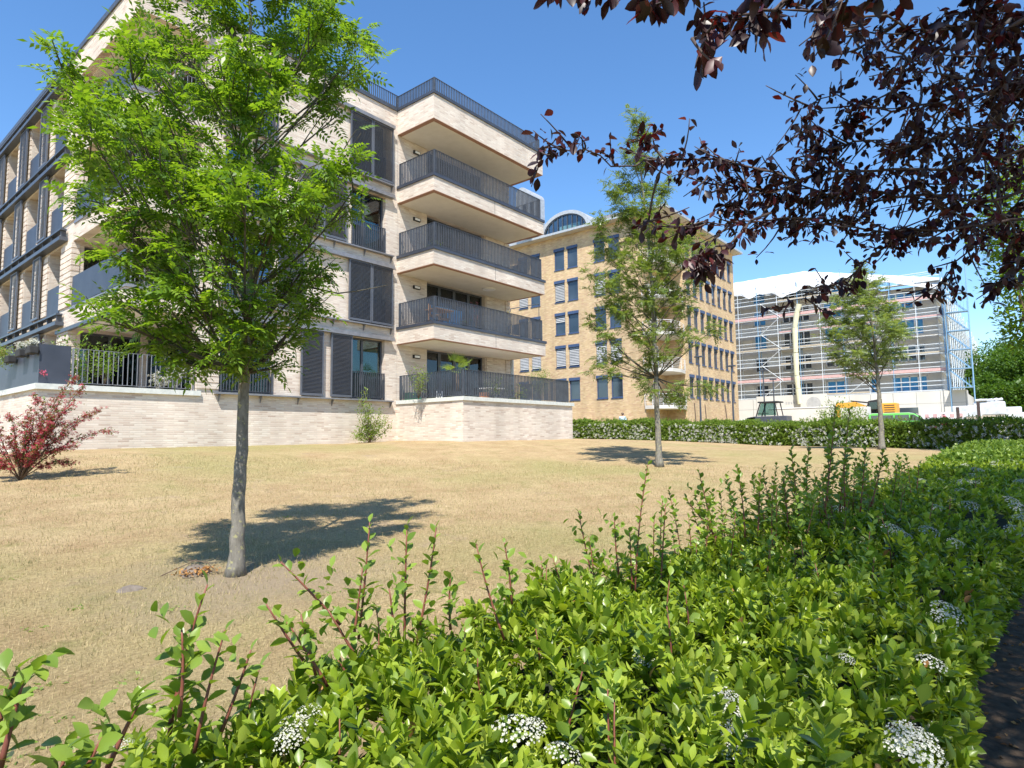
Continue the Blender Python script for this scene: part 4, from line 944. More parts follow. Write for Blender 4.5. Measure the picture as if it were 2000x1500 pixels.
B1 = [(120,130,60,-.3),(170,200,80,.4),(260,160,75,-.7),(230,260,90,.2),(170,330,60,.5),(300,330,90,-.9),(210,400,70,-.4),(330,60,90,.6),(270,90,50,-.2),(420,90,80,-1),(400,190,80,.9),(470,250,80,-.7),
 (560,60,80,.4),(520,150,60,-.4),(600,110,60,.1),(660,140,55,-.3),(690,60,60,.6),(640,20,60,-.5),(720,120,35,-.1),(620,30,60,.9),(560,-60,100,.3),(350,-70,110,.4),(480,-130,120,-.2),(440,20,70,.2),
 (640,190,38,.1),(670,215,26,.1),(540,310,75,.9),(600,330,70,-.8),(660,330,40,-.4),(700,280,28,-.5),(690,370,45,-.3),(560,400,75,-.9),(620,430,60,.3),(480,380,80,-1.1),(400,330,75,.4),(420,430,70,-.6),(340,430,75,.5),
 (260,480,65,-.5),(300,530,60,.3),(370,520,65,-.9),(450,510,70,.8),(530,480,65,-.4),(600,510,45,.1),(640,520,35,-.1),(560,570,60,.4),(620,590,45,-.3),(490,590,70,-.8),(420,600,60,.3),(330,600,50,-.5),
 (240,590,45,.2),(290,650,50,-.3),(200,620,40,-.4),(350,670,55,.2),(440,680,50,-.6),(510,660,55,.5),(570,640,50,-.2),(480,720,38,-.3),(540,715,30,.1),(380,715,38,.2),(330,700,35,-.1),(460,180,60,.9),(330,230,70,1.0),(180,270,55,-.7)]
ash_tree('ash_tree', (460, 1122), 7.2, [(466, 1000, 0), (473, 850, .02), (480, 700, .05), (489, 600, .05), (492, 450, .1), (494, 300, .12), (490, 100, .15), (486, -60, .15), (482, -190, .15)], B1, 5000, .235, 'ash_leaf',
 'nearest young ash tree with smooth grey trunk standing on the lawn at left', .080, 1, 1.0, [[(600, 560, 0), (660, 573, -.05), (700, 568, -.1), (757, 557, -.15)]], rs=.97)
B2 = [(1243,232,24,0),(1248,262,30,.2),(1235,300,28,-.3),(1262,320,28,.3),(1200,362,28,-.4),(1240,360,40,.3),(1290,368,30,.4),(1215,400,36,.4),(1265,405,40,-.5),(1180,440,30,-.2),(1225,450,45,.7),(1280,455,45,-.6),(1320,465,40,.4),
 (1180,490,40,.5),(1230,505,48,-.8),(1290,510,48,.8),(1345,490,38,-.4),(1375,480,26,.1),(1165,540,34,-.5),(1205,565,42,.5),(1260,565,45,-.7),(1315,560,42,.5),(1360,545,32,-.3),(1180,590,28,.2),(1225,600,36,-.4),(1280,610,36,.6),(1340,590,30,-.2),
 (1155,628,24,.1),(1185,655,26,-.4),(1240,650,32,.5),(1265,690,26,-.4),(1210,700,22,.2),(1170,722,26,-.5),(1255,730,26,.6),(1320,640,26,.3),(1350,655,22,-.5),(1395,640,22,.2),(1300,690,20,-.4),(1385,755,24,.1),(1335,775,26,-.4),(1312,785,20,.5),(1270,765,22,-.6),(1170,700,14,.4),(1265,655,26,-.9)]
ash_tree('ash_tree', (1288, 912), 18.0, [(1285, 850, 0), (1282, 760, 0), (1278, 650, 0), (1274, 560, 0), (1262, 430, 0), (1250, 320, 0), (1243, 235, 0)], B2, 5200, .24, 'ash_leaf_far',
 'tall slender ash tree in the middle of the lawn before the yellow brick offices', .10, 1, 1.0, twig_r=.006, rs=1.1)
B3 = [(1690,525,20,0),(1688,550,28,.3),(1665,560,26,-.4),(1712,570,26,.4),(1640,590,26,.5),(1680,590,30,-.6),(1725,600,28,.5),(1620,615,22,-.3),(1655,620,30,.8),(1700,625,32,-.8),(1745,620,26,.4),(1610,650,20,.2),(1640,655,28,-.7),(1685,655,32,.9),(1730,650,30,-.5),(1765,645,20,.2),
 (1625,685,22,.4),(1665,690,28,-.6),(1712,685,28,.6),(1752,680,22,-.4),(1645,715,18,.3),(1680,722,20,-.3),(1725,712,20,.4),(1690,700,24,.9)]
ash_tree('ash_tree', (1722, 876), 24.5, [(1721, 830, 0), (1717, 770, 0), (1712, 710, 0), (1704, 640, 0), (1698, 580, 0), (1692, 525, 0)], B3, 3600, .22, 'ash_leaf_sparse',
 'small pale ash tree beside the far hedge in front of the scaffolding', .10, 1, 1.0, twig_r=.006, rs=1.1)

# ------------------------------------------------------------------ hedges (firethorn with white flower heads)
def flower_template(n=46, r=1.0, hi=True):
    V = []; F = []
    for i in range(n):
        a = i*2.39996; q = math.sqrt(i/n); c = Vector((q*math.cos(a), q*math.sin(a), .45*(1-q*q)))+Vector((rnd.uniform(-1, 1), rnd.uniform(-1, 1), rnd.uniform(-.6, .6)))*.07
        nrm = Vector((c.x*.7, c.y*.7, 1)).normalized()+Vector((rnd.uniform(-1, 1), rnd.uniform(-1, 1), 0))*.35; nrm.normalize(); t = nrm.cross(Vector((1, .2, 0))).normalized(); s = nrm.cross(t); pr = (.085 if rnd.random() < .75 else .05) if hi else .30
        if hi:
            w0 = rnd.uniform(0, 1)
            for k in range(5):
                w = 2*PI*k/5+w0; d = t*math.cos(w)+s*math.sin(w); e = -t*math.sin(w)+s*math.cos(w); n0 = len(V)
                V += [tuple(c), tuple(c+d*pr*.7+e*pr*.42+nrm*.02), tuple(c+d*pr*1.05+nrm*.05), tuple(c+d*pr*.7-e*pr*.42+nrm*.02)]; F.append((n0, n0+1, n0+2, n0+3))
        else:
            n0 = len(V); V += [tuple(c+t*pr), tuple(c+s*pr), tuple(c-t*pr), tuple(c-s*pr)]; F.append((n0, n0+1, n0+2, n0+3))
    return np.array(V), np.array(F)
FH = flower_template(80); FL = flower_template(9, hi=False)
def shoot_template(nl=12, stem=1.0, leaf=.42, hi=HI, open_=.9, up=.7):
    """stem along +Y length 1 with spiral leaves"""
    V = []; F = []; T, TF = hi
    for i in range(nl):
        t = .18+.82*i/(nl-1); a = i*2.4+rnd.uniform(-.3, .3); op = open_*(1.15-.75*t)+rnd.uniform(-.15, .15)
        d = Vector((math.cos(a)*math.sin(op), math.cos(op), math.sin(a)*math.sin(op))); x = d.cross(Vector((0, 1, 0))).normalized(); z = x.cross(d)
        if z.dot(Vector((0, 1, 0))) < 0: z = -z; x = -x
        l = leaf*rnd.uniform(.75, 1.15)*(1-.45*max(0, t-.75)/.25); R = np.array([x, d, z]).T
        n = len(V); P = (T@R.T)*l+np.array([0, t, 0]); V += [tuple(p) for p in P]; F += [tuple(q+n for q in f) for f in TF]
    return np.array(V), np.array(F)
SHT = [shoot_template(rnd.choice((11, 13, 15)), 1, rnd.uniform(.42, .56), leaf_hi(rnd.uniform(.22, .30), .09, rnd.uniform(-.05, .22)), rnd.uniform(.8, 1.15)) for _ in range(6)]
SHM = [shoot_template(9, 1, .5, leaf_mid(.27), rnd.uniform(.8, 1.1)) for _ in range(4)]
SHL = [shoot_template(7, 1, .6, leaf_lo(.3), rnd.uniform(.8, 1.2)) for _ in range(3)]
def multi(tpls, P, D, S, roll=None):
    Vs = []; Fs = []; base = 0; idx = rng.integers(0, len(tpls), len(P))
    for i, T in enumerate(tpls):
        q = idx == i
        if not q.any(): continue
        V, F = scatter(T[0], T[1], P[q], frames(D[q], rng.uniform(0, 2*PI, q.sum())), S[q]); Vs.append(V); Fs.append(F+base); base += len(V)
    return np.concatenate(Vs), np.concatenate(Fs)
def htop(x, y=None):   # top height of the near hedge along X
    return np.interp(x, [0, 2, 6, 12, 20, 26], [.98, 1.03, 1.12, 1.14, 1.20, 1.24])+.02*np.sin(np.asarray(x)*1.7)+.02*np.sin(np.asarray(x)*4.1)
HY0, HY1 = .16, 1.5
def lump(x, y): return .035*np.sin(x*5.1+y*2.3+1)*np.cos(y*6.3-x*1.7)+.03*np.sin(x*9.7-y*7.1)
def hy0(x): return np.interp(x, [0, 3.5, 7, 26], [.16, .15, -.22, -.3])
def hy1(x): return np.interp(x, [-1.4, 0, .5, 1.1, 2, 3.5, 5, 9, 26], [.7, 1.0, 1.28, 1.48, 1.5, 1.3, 1.12, 1.1, 1.3])+.04*np.sin(np.asarray(x)*2.1)
NH = empty('flowering_hedge', (6, 1, 0), 'near firethorn hedge with glossy leaves and white flower heads running along the path', 'hedge'); NO = np.array([6, 1, 0.])
def hedge_samples(n, x0, x1, ytop=.62, ls=.2):
    """points and outward directions on the hedge shell; returns P,D"""
    x = rng.uniform(x0, x1, n); u = rng.uniform(0, 1, n); top = u < ytop; left = (u >= ytop) & (u < ytop+ls); right = ~top & ~left
    h0 = hy0(x); y = h0+(hy1(x)-h0)*rng.uniform(0, 1, n); z = htop(x)+lump(x, y); D = np.zeros((n, 3)); g = gz_arr(x, y)
    edge = np.minimum(1, np.minimum(y-h0, hy1(x)-y)/.22); z = z-.12*(1-edge)**2
    D[:, 2] = 1; D[:, 1] = np.where(top, (y-(h0+hy1(x))/2)*.9, 0)
    hz = g+(htop(x)-g)*rng.uniform(.05, 1, n)
    for msk, yy, s in ((left, hy1(x), 1), (right, h0, -1)): y = np.where(msk, yy+(.34*(1-(hz-g)/(htop(x)-g)) if s < 0 else 0), y); z = np.where(msk, hz, z); D[msk, 1] = s*1.0; D[msk, 2] = .55
    D += rng.normal(0, .38, (n, 3)); return np.stack([x, y, z], 1), D
def near_hedge():
    # near-black inner sheets, painted as the shade between the leaves
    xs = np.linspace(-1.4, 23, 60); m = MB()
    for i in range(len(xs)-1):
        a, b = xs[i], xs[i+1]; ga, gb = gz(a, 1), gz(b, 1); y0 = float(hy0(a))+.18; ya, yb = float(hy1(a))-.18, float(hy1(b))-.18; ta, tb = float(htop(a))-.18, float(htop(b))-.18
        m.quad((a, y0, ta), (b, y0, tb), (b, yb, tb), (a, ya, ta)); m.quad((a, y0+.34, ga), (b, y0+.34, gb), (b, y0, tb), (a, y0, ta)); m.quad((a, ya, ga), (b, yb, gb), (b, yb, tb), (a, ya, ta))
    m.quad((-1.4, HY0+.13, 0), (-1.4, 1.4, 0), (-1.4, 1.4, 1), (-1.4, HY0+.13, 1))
    o = m.build('shade_core', 'hedge_shade', NH); o.location = -Vector(NO)
    P, D = hedge_samples(4900, -1.4, 4.2); P2, D2 = hedge_samples(2200, .2, 3.0, .8, .15)
    P = np.r_[P, P2]; D = np.r_[D, D2]; P[:, 2] += rng.normal(-.02, .035, len(P)); D /= np.linalg.norm(D, axis=1, keepdims=True); P = P-D*.05
    ok = np.hypot(P[:, 0], P[:, 1]) > .5; P, D = P[ok], D[ok]; S = rng.uniform(.045, .108, len(P))
    V, F = multi(SHT, P-NO, D, S); nmesh('foliage', V, F, 'firethorn_leaf', NH, True)
    P, D = hedge_samples(4600, 4.1, 11); D /= np.linalg.norm(D, axis=1, keepdims=True); S = rng.uniform(.07, .12, len(P))  # kept sparse so the near-black core shows through and darkens this stretch
    V, F = multi(SHM, P-D*.06-NO, D, S); nmesh('foliage', V, F, 'firethorn_leaf', NH)
    P, D = hedge_samples(7000, 10.8, 23); D /= np.linalg.norm(D, axis=1, keepdims=True); S = rng.uniform(.11, .17, len(P))
    V, F = multi(SHL, P-D*.06-NO, D, S); nmesh('foliage', V, F, 'hedge_far_leaf', NH)
    # dry leaves caught in the hedge
    P, D = hedge_samples(70, 0, 4, .9, .05); V, F = scatter(*HI, P-NO, frames(D), rng.uniform(.025, .045, len(P))); nmesh('dry_leaf', V, F, 'dry_leaf', NH)['kind'] = 'stuff'
near_hedge()
def onhedge(x, y, dz=.0):
    """where the view ray through a pixel meets the hedge shell"""
    d = Vector(ray(x, y)); o = Vector((0, 0, EYE))
    for i in range(1, 3000):
        p = o+d*(i*.008)
        if p.y > float(hy0(p.x))+.30*(1-p.z/float(htop(p.x))) and p.z < float(htop(p.x))+dz and p.y < float(hy1(p.x))+.05: return p
    return None
heads = [(1010,1445,.052),(1040,1440,.03),(575,1445,.045),(600,1412,.03),(560,1460,.03),(1420,1395,.05),(1432,1425,.04),(1410,1380,.03),(1438,1455,.04),(1430,1490,.03),(1785,1470,.05),(1800,1490,.045),(1775,1455,.03),(1760,1480,.03),(1092,1158,.03),(1096,1215,.032),(1105,1230,.03),(1352,1070,.028),(1345,1082,.02),(1265,1305,.025),(1250,1300,.02),(1100,1490,.035),
 (1585,1122,.035),(1560,1130,.03),(1745,1045,.06),(1765,1055,.05),(1815,1045,.05),(1868,1070,.04),(1850,1205,.05),(1845,1220,.04),(1935,1250,.05),(1925,1235,.04),(1820,1310,.035),(1965,1290,.04),(1840,905,.05),(1850,915,.05),(1870,900,.05),(1835,945,.07),(1860,955,.06),(1880,965,.06),(1850,970,.05),(1905,935,.06),(1925,945,.06),(1872,988,.06),(1895,995,.06),(1830,1000,.05),(1640,1000,.05),
 (1960,890,.09),(1975,880,.09),(1990,895,.1),(1940,897,.08),(1965,900,.09),(1985,905,.09),(1995,915,.08),(1950,905,.07),(1925,895,.07),(1998,880,.09),(1975,985,.06),(1992,1000,.06),(1985,1045,.06),(1995,1060,.06),(1990,1090,.06),(1997,1020,.05),(1965,870,.08),(1990,862,.09),(1910,975,.05),(1700,985,.04),(1725,1010,.04),(1655,1300,.02),(240,1470,.02),(980,1130,.015)]
for i, (x, y, s) in enumerate(heads):
    p = onhedge(x, y, .01)
    if p is None: continue
    D_ = np.array([[0, 0, 1.0]])
    n = np.array([[rnd.uniform(-.3, .3)-.15, -.35+rnd.uniform(-.2, .2), 1.0]]); R = frames(np.array([[1.0, .2, 0]])+rng.normal(0, .1, (1, 3)), np.array([0.]))
    z = n/np.linalg.norm(n); xx = np.cross([0, 1, 0], z[0]); xx /= np.linalg.norm(xx); yy = np.cross(z[0], xx); R = np.stack([xx, yy, z[0]], 1)[None]
    V, F = scatter(FH[0], FH[1], np.array([tuple(p)])-NO+np.array([[0, 0, .015]]), R, np.array([s*.95 if (y > 1120 or x < 1700) else s])); nmesh('flower_head', V, F, 'petal_white', NH)
for k in range(60):
    x = 6.5+13*rnd.random()**1.3; y = float(hy0(x))+(float(hy1(x))-float(hy0(x)))*rnd.uniform(0, .8); s_ = rnd.uniform(.035, .06); zz = np.array([rnd.uniform(-.2, .1), rnd.uniform(-.3, .1), 1.0]); zz /= np.linalg.norm(zz); xx = np.cross([0, 1, 0], zz); xx /= np.linalg.norm(xx)
    V, F = scatter(FH[0], FH[1], np.array([[x, y, float(htop(x))+.045]])-NO, np.stack([xx, np.cross(zz, xx), zz], 1)[None], np.array([s_*1.15])); nmesh('flower_head', V, F, 'petal_white', NH)
# long upright shoots
def long_shoot(tip, basep, D, lean=0, leaf=.042, mat='firethorn_young', n=None, dark=False):
    a = at(*basep, D+lean); b = at(*tip, D); c = bez(a, b, 0, .05, 7); L = (b-a).length; n = n or max(9, int(L/.015))
    sm = MB().tube([Vector(p)-Vector(NO) for p in c], [.0042*(1-.6*i/6) for i in range(7)], 6); 
    P = np.array([tuple(p) for p in c]); t = np.linspace(.04, 1, n)*(len(P)-1); i = np.minimum(t.astype(int), len(P)-2); f = (t-i)[:, None]; Q = P[i]*(1-f)+P[i+1]*f; T = P[i+1]-P[i]; T /= np.linalg.norm(T, axis=1, keepdims=True)
    w = np.arange(n)*2.4+rnd.uniform(0, 6); u = np.cross(T, [0.3, .5, .1]); u /= np.linalg.norm(u, axis=1, keepdims=True); v = np.cross(T, u); rr = (u*np.cos(w)[:, None]+v*np.sin(w)[:, None])
    k = np.linspace(0, 1, n)[:, None]; Dn = T*(.55+1.0*k**3)+rr; S = leaf*(rng.uniform(.6, 1.1, n))*(1-.35*k[:, 0]**4)
    return sm, Q, Dn, S
LS = [((722,1020),(700,1250),1.75),((708,1110),(690,1250),1.7),((795,1025),(790,1260),1.8),((852,1030),(810,1270),1.75),((930,1062),(985,1250),1.8),((548,1097),(665,1220),1.7),((640,1190),(700,1290),1.6),((588,1200),(620,1330),1.6),
 ((1130,1000),(1165,1160),2.5),((1265,908),(1240,1180),2.4),((1300,985),(1290,1150),2.5),((1200,1010),(1210,1130),2.5),((1365,922),(1395,1060),3.2),((1440,915),(1455,1050),3.3),((1485,930),(1480,1050),3.4),((1340,975),(1400,1050),3.2),((1530,930),(1540,1030),3.5),
 ((1580,872),(1578,1020),3.7),((1632,792),(1610,1010),3.7),((1660,800),(1640,1000),3.9),((1690,880),(1680,1000),3.9),((1650,880),(1650,990),3.8),((1725,880),(1700,990),4.0),((1620,850),(1616,990),3.8),((1795,905),(1790,960),5.0),((1545,880),(1560,1010),3.6),
 ((405,1142),(330,1440),1.35),((372,1280),(330,1420),1.35),((440,1230),(380,1470),1.3),((490,1270),(420,1460),1.35),((355,1230),(350,1400),1.3),((30,1312),(-20,1500),1.05),((45,1330),(0,1500),1.02),((275,1365),(210,1500),1.1),((560,1215),(640,1340),1.5),((760,1150),(770,1260),1.7),((985,1060),(1000,1180),1.9),((1080,1090),(1110,1180),2.2),((1150,1050),(1160,1140),2.4),((1230,1040),(1235,1150),2.4),((200,1440),(150,1540),1.05),((130,1470),(100,1560),1.0),((880,1120),(880,1230),1.8),((660,1290),(690,1340),1.5),((520,1180),(600,1300),1.6)]
SP = []; SD = []; SS = []
for tip, bp, D in LS:
    sm, Q, Dn, S = long_shoot(tip, bp, D, 0, .045 if D < 3 else .05); sm.build('shoot_stem', 'stem_red', NH, True); SP.append(Q); SD.append(Dn); SS.append(S)
    # side twigs
    for k in range(2 if D < 3 else 3):
        j = rnd.randrange(int(len(Q)*.1), int(len(Q)*.7)); q = Vector(Q[j]); e = q+Vector((rnd.uniform(-1, 1), rnd.uniform(-1, 1), rnd.uniform(.6, 1.4)))*.07; n = 6
        SP.append(np.array([tuple(q.lerp(e, i/(n-1))) for i in range(n)])); SD.append(unit(n)*.9+np.array([0, 0, .8])); SS.append(np.full(n, .032))
for k in range(225):   # short vigorous shoots all over the top, thickest where the hedge grows tallest
    x = rnd.uniform(.6, 3.0) if k < 60 else rnd.uniform(2.5, 6.0); h0_, h1_ = float(hy0(x)), float(hy1(x)); y = h0_+(h1_-h0_)*(rnd.uniform(.1, 1)**.6 if k < 150 else rnd.uniform(.6, 1.02)); z = float(htop(x))
    L = rnd.uniform(.05, .13) if k < 60 else (rnd.uniform(.10, .30) if k < 150 else rnd.uniform(.12, .34)); a_ = Vector((x, y, z-.06)); b_ = a_+Vector((rnd.uniform(-.35, .35)*L, rnd.uniform(-.35, .35)*L, L+.06)); c_ = bez(a_, b_, 0, .06, 5)
    MB().tube([p-Vector(NO) for p in c_], [.0035*(1-.15*i) for i in range(5)], 5).build('shoot_stem', 'stem_red', NH, True) if k % 2 == 0 else None
    n_ = max(8, int(L/.012)); Pq = np.array([tuple(p) for p in c_]); t_ = np.linspace(.1, 1, n_)*4; i_ = np.minimum(t_.astype(int), 3); f_ = (t_-i_)[:, None]; Q = Pq[i_]*(1-f_)+Pq[i_+1]*f_
    w_ = np.arange(n_)*2.4+rnd.uniform(0, 6); k_ = np.linspace(0, 1, n_)[:, None]; SP.append(Q); SD.append(np.stack([np.cos(w_), np.sin(w_), np.full(n_, .35)], 1)+np.array([0, 0, 1.0])*k_**2); SS.append(rng.uniform(.03, .052, n_)*(1-.3*k_[:, 0]))
P = np.concatenate(SP); D = np.concatenate(SD); S = np.concatenate(SS); V, F = scatter(*HI, P-NO, frames(D, rng.normal(0, .5, len(P))), S); nmesh('shoot_leaves', V, F, 'firethorn_young', NH, True)
# far hedge
FHG = empty('flowering_hedge', (28.5, 10, 1.2), 'far clipped hedge dotted with white blossom along the back of the lawn', 'hedge'); FO = np.array([28.5, 10, 1.2])
def far_hedge():
    y0, y1 = -8.0, 23.5
    fx = lambda y: 29.9+np.minimum(0, (np.asarray(y)-12))*.30*(np.asarray(y) < 12)+0*y
    n = 26000; y = rng.uniform(y0, y1, n); u = rng.uniform(0, 1, n); x = fx(y); g = gz_arr(x, y); H = .90+.04*np.sin(y*1.3)+.05*np.sin(y*3.3)
    z = g+H*rng.uniform(0, 1, n)**.9; D = np.tile([-1.0, -.2, .45], (n, 1)); tp = u < .22; x = x+.0; x[tp] += rng.uniform(0, .9, tp.sum()); z[tp] = (g+H)[tp]; D[tp] = [0, 0, 1]
    D += rng.normal(0, .4, D.shape); D /= np.linalg.norm(D, axis=1, keepdims=True); z += rng.normal(0, .03, n)
    V, F = multi(SHL, np.stack([x+.08+rng.normal(0, .05, n), y, z], 1)-FO, D, rng.uniform(.10, .17, n)); nmesh('foliage', V, F, 'hedge_far_leaf', FHG)
    k = 900; y = rng.uniform(y0, y1, k); x = fx(y)+rng.uniform(0, .8, k); z = gz_arr(x, y)+.92+rng.uniform(0, .16, k)*(np.sin(y*2.2)+np.sin(y*5.3) > -.4); V, F = multi(SHL, np.stack([x, y, z], 1)-FO, unit(k)*.4+np.array([0, 0, 1.0]), rng.uniform(.08, .16, k)); nmesh('foliage', V, F, 'hedge_far_leaf', FHG)
    n = 2300; y = rng.uniform(y0, y1, n); clump = (np.sin(y*2.9)+np.sin(y*1.1+1)+rng.normal(0, .8, n)) > -.6; y = y[clump]; n = len(y); x = fx(y)-.04; g = gz_arr(x, y); tt = rng.uniform(0, 1, n)**1.25; z = g+.05+.80*tt
    V, F = scatter(FL[0], FL[1], np.stack([x-.03, y, z], 1)-FO, frames(np.tile([.55, .3, .9], (n, 1))+rng.normal(0, .25, (n, 3)), np.zeros(n)), rng.uniform(.04, .085, n)); o = nmesh('flower_head', V, F, 'petal_white', FHG); o['kind'] = 'stuff'
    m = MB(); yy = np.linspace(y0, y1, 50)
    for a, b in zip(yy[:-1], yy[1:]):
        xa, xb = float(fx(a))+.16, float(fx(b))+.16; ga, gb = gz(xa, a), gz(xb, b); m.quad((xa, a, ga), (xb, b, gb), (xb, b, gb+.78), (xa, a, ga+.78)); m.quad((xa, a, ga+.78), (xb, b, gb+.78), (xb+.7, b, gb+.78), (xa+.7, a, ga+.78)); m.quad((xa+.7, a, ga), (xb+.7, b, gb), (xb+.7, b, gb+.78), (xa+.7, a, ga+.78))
    o = m.build('shade_core', 'hedge_shade', FHG); o.location = -Vector(FO)  # near-black sheets painted as the shade inside the far hedge
far_hedge()

# ------------------------------------------------------------------ purple-leaved tree overhead
def purple_tree():
    base = Vector((3.3, -2.3, 0)); base.z = gz(3.3, -2.3)-.05
    R = empty('purple_leaved_tree', base, 'dark purple leaved tree whose twigs hang into the sky at upper right', 'tree')
    top = Vector((3.4, -2.0, 4.2)); tr = bez(base, top, 0, .03, 8); MB().tube([p-base for p in tr], [.17, .145, .13, .12, .115, .11, .10, .09], 12).build('trunk', 'purple_bark', R, True)
    lm = MB(); PP = []; DD = []; SSz = []
    def limb(pts, r0, r1): n = len(pts); lm.tube([p-base for p in pts], [r0+(r1-r0)*i/(n-1) for i in range(n)], 6)
    def leaves(pts, n, size, t0=.1, cl=True):
        Q, T = along(pts, n, t0); T /= np.linalg.norm(T, axis=1, keepdims=True); PP.append(Q+rng.normal(0, .012, Q.shape)); DD.append(T*.35+unit(n)*.75+np.array([0, 0, -.45])); SSz.append(size*rng.uniform(.55, 1.15, n))
    def twigs(pts, n, ln, size, nl):
        P = [Vector(p) for p in pts]
        for _ in range(n):
            k = rnd.uniform(.15, 1)*(len(P)-1); i = min(int(k), len(P)-2); s = P[i].lerp(P[i+1], k-i); d = (P[i+1]-P[i]).normalized(); e = s+(d*rnd.uniform(.2, 1)+Vector(unit(1)[0])*.9+Vector((0, 0, -.15))).normalized()*ln*rnd.uniform(.5, 1.1)
            q = bez(s, e, .05, .12, 5); limb(q, .0045, .0018); leaves(q, nl, size)
    trunk_pt = lambda z: tr[min(7, max(2, int((z-base.z)/(top.z-base.z)*7)))]
    # measured branches: image polylines with their distance
    BR = [([(2080,300),(2000,310),(1850,330),(1700,345),(1550,345),(1400,330),(1300,320),(1200,310),(1120,300),(1050,305)], 3.4, 2.3, 46, .17, .066),
          ([(2090,150),(2000,160),(1900,180),(1800,205),(1720,220),(1640,205),(1560,215)], 3.3, 2.9, 34, .2, .06),
          ([(2100,30),(2000,50),(1900,60),(1800,50),(1700,35),(1620,40),(1560,75)], 2.9, 2.1, 24, .17, .065),
          ([(1900,-60),(1750,-30),(1640,10),(1590,70)], 2.1, 1.6, 11, .12, .08),
          ([(1750,-60),(1600,-20),(1500,10),(1420,45),(1350,62)], 1.9, 1.5, 14, .12, .075),
          ([(1600,-90),(1450,-60),(1290,-25),(1240,-5)], 1.6, 1.4, 7, .09, .08),
          ([(1450,-90),(1300,-50),(1150,-25),(1060,0)], 1.7, 1.5, 8, .08, .07),
          ([(2080,420),(2000,425),(1900,430),(1800,440),(1700,455),(1560,435),(1450,425),(1350,425),(1240,430)], 3.6, 2.5, 46, .2, .064),
          ([(2050,380),(1900,385),(1750,380),(1650,375),(1550,370),(1450,375),(1380,345)], 3.5, 2.8, 40, .22, .06),
          ([(1800,440),(1720,490),(1640,550),(1580,575),(1530,590)], 3.5, 3.1, 13, .16, .062),
          ([(1950,430),(1880,490),(1840,530),(1815,560)], 3.6, 3.4, 11, .16, .06),
          ([(2060,490),(2000,505),(1960,530),(1925,575)], 3.3, 3.1, 7, .12, .07),
          ([(1500,420),(1420,470),(1370,510),(1360,520)], 2.7, 2.5, 12, .10, .072),
          ([(1480,380),(1440,340),(1430,300)], 2.9, 2.8, 5, .1, .06),
          ([(1300,322),(1260,290),(1250,268)], 2.4, 2.4, 5, .06, .06),
          ([(1780,120),(1740,90),(1690,60),(1700,110)], 2.9, 2.7, 12, .14, .055),
          ([(2060,230),(1950,250),(1850,270),(1780,290),(1700,270),(1600,300),(1560,265)], 3.2, 2.8, 36, .2, .06)]
    BPTS = []
    for pl, D0, D1, nt, ln, sz in BR:
        n = len(pl); pts = [at(x, y, D0+(D1-D0)*i/(n-1)) for i, (x, y) in enumerate(pl)]
        pts = [p+Vector((0, 0, rnd.uniform(-.035, .035))) for p in pts]; fine = []
        for i in range(len(pts)-1): fine += [pts[i].lerp(pts[i+1], q/3)+Vector((rnd.uniform(-.02, .02), rnd.uniform(-.02, .02), rnd.uniform(-.018, .018))) for q in range(3)]
        pts = fine+[pts[-1]]; inside = pl[0][0] < 2010 and pl[0][1] > 0; st = min(BPTS, key=lambda p: (p-pts[0]).length) if inside else trunk_pt(pts[0].z*.75); join = bez(st, pts[0], -.08, .08, 6); BPTS.extend(pts)
        limb(join, .005 if inside else .012, .004 if inside else .008); limb(pts, .0055 if inside else .0075, .002); leaves(pts, nt*2, sz*.75); twigs(pts, nt, ln*1.1, sz*.78, 7)
    # dense masses inside the frame, upper right
    for (x, y, r, D) in [(1760,110,70,3.4),(1840,150,80,3.6),(1920,110,90,3.3),(1980,200,90,3.6),(1880,260,80,3.8),(1800,270,60,3.4),(1950,330,90,3.9),(1860,380,80,3.7),(1780,350,60,3.5),(1960,420,70,4.0),(1700,400,55,3.4),(1620,380,50,3.3),(1560,400,45,3.1),(1500,370,45,3.0),(1980,60,80,2.9),(1900,20,60,2.7),(1660,440,40,3.3),(1880,450,55,3.8),(1740,180,45,3.2),(1990,300,90,4.2),(1820,60,40,3.0),(1980,480,45,3.9),(1440,400,35,2.9),(1650,250,35,3.0),(1760,460,45,3.4),(1920,200,80,3.5)]:
        c = at(x, y, D); rr = r*D/FPX; s = min(BPTS, key=lambda p: (p-c).length+(.3 if p.y > c.y+.2 else 0)); q = bez(s, c, -.05, .2, 7); limb(q, .006, .003)
        for _ in range(max(5, int(r/(8 if x < 1850 else 6.6)))):
            e = c+Vector(unit(1)[0])*rr*rnd.uniform(.5, 1.05); tw = bez(q[rnd.choice((4, 5, 6))], e, .02, .15, 5); limb(tw, .005, .002); leaves(tw, 16, .043, .15)
    # the rest of the crown, over the path and to the right of the frame: it shades hedge and path
    CP2 = []; CD2 = []; CS2 = []
    i = 0
    while i < 560:
        x = rnd.uniform(-2.2, 6.3); y = rnd.uniform(-4.3, -.3)
        if x < float(np.interp(y, [-1.4, -.95, -.3], [-.85, .75, 1.8])) or (y > -.7 and x > 4.4): continue
        i += 1; c = Vector((x, y, 5.0+rnd.uniform(-.55, 1.7)-.12*((x-3)**2)*.4)); s = trunk_pt(4.2)
        limb(bez(s.lerp(c, .55), c, -.03, .1, 5), .010, .003)
        if i % 4 == 0: limb(bez(s, s.lerp(c, .56), -.03, .05, 4), .03, .010)
        CP2.append(np.array(c)+rng.normal(0, .25, (120, 3))); CD2.append(unit(120)+np.array([0, 0, -.4])); CS2.append(rng.uniform(.055, .085, 120))
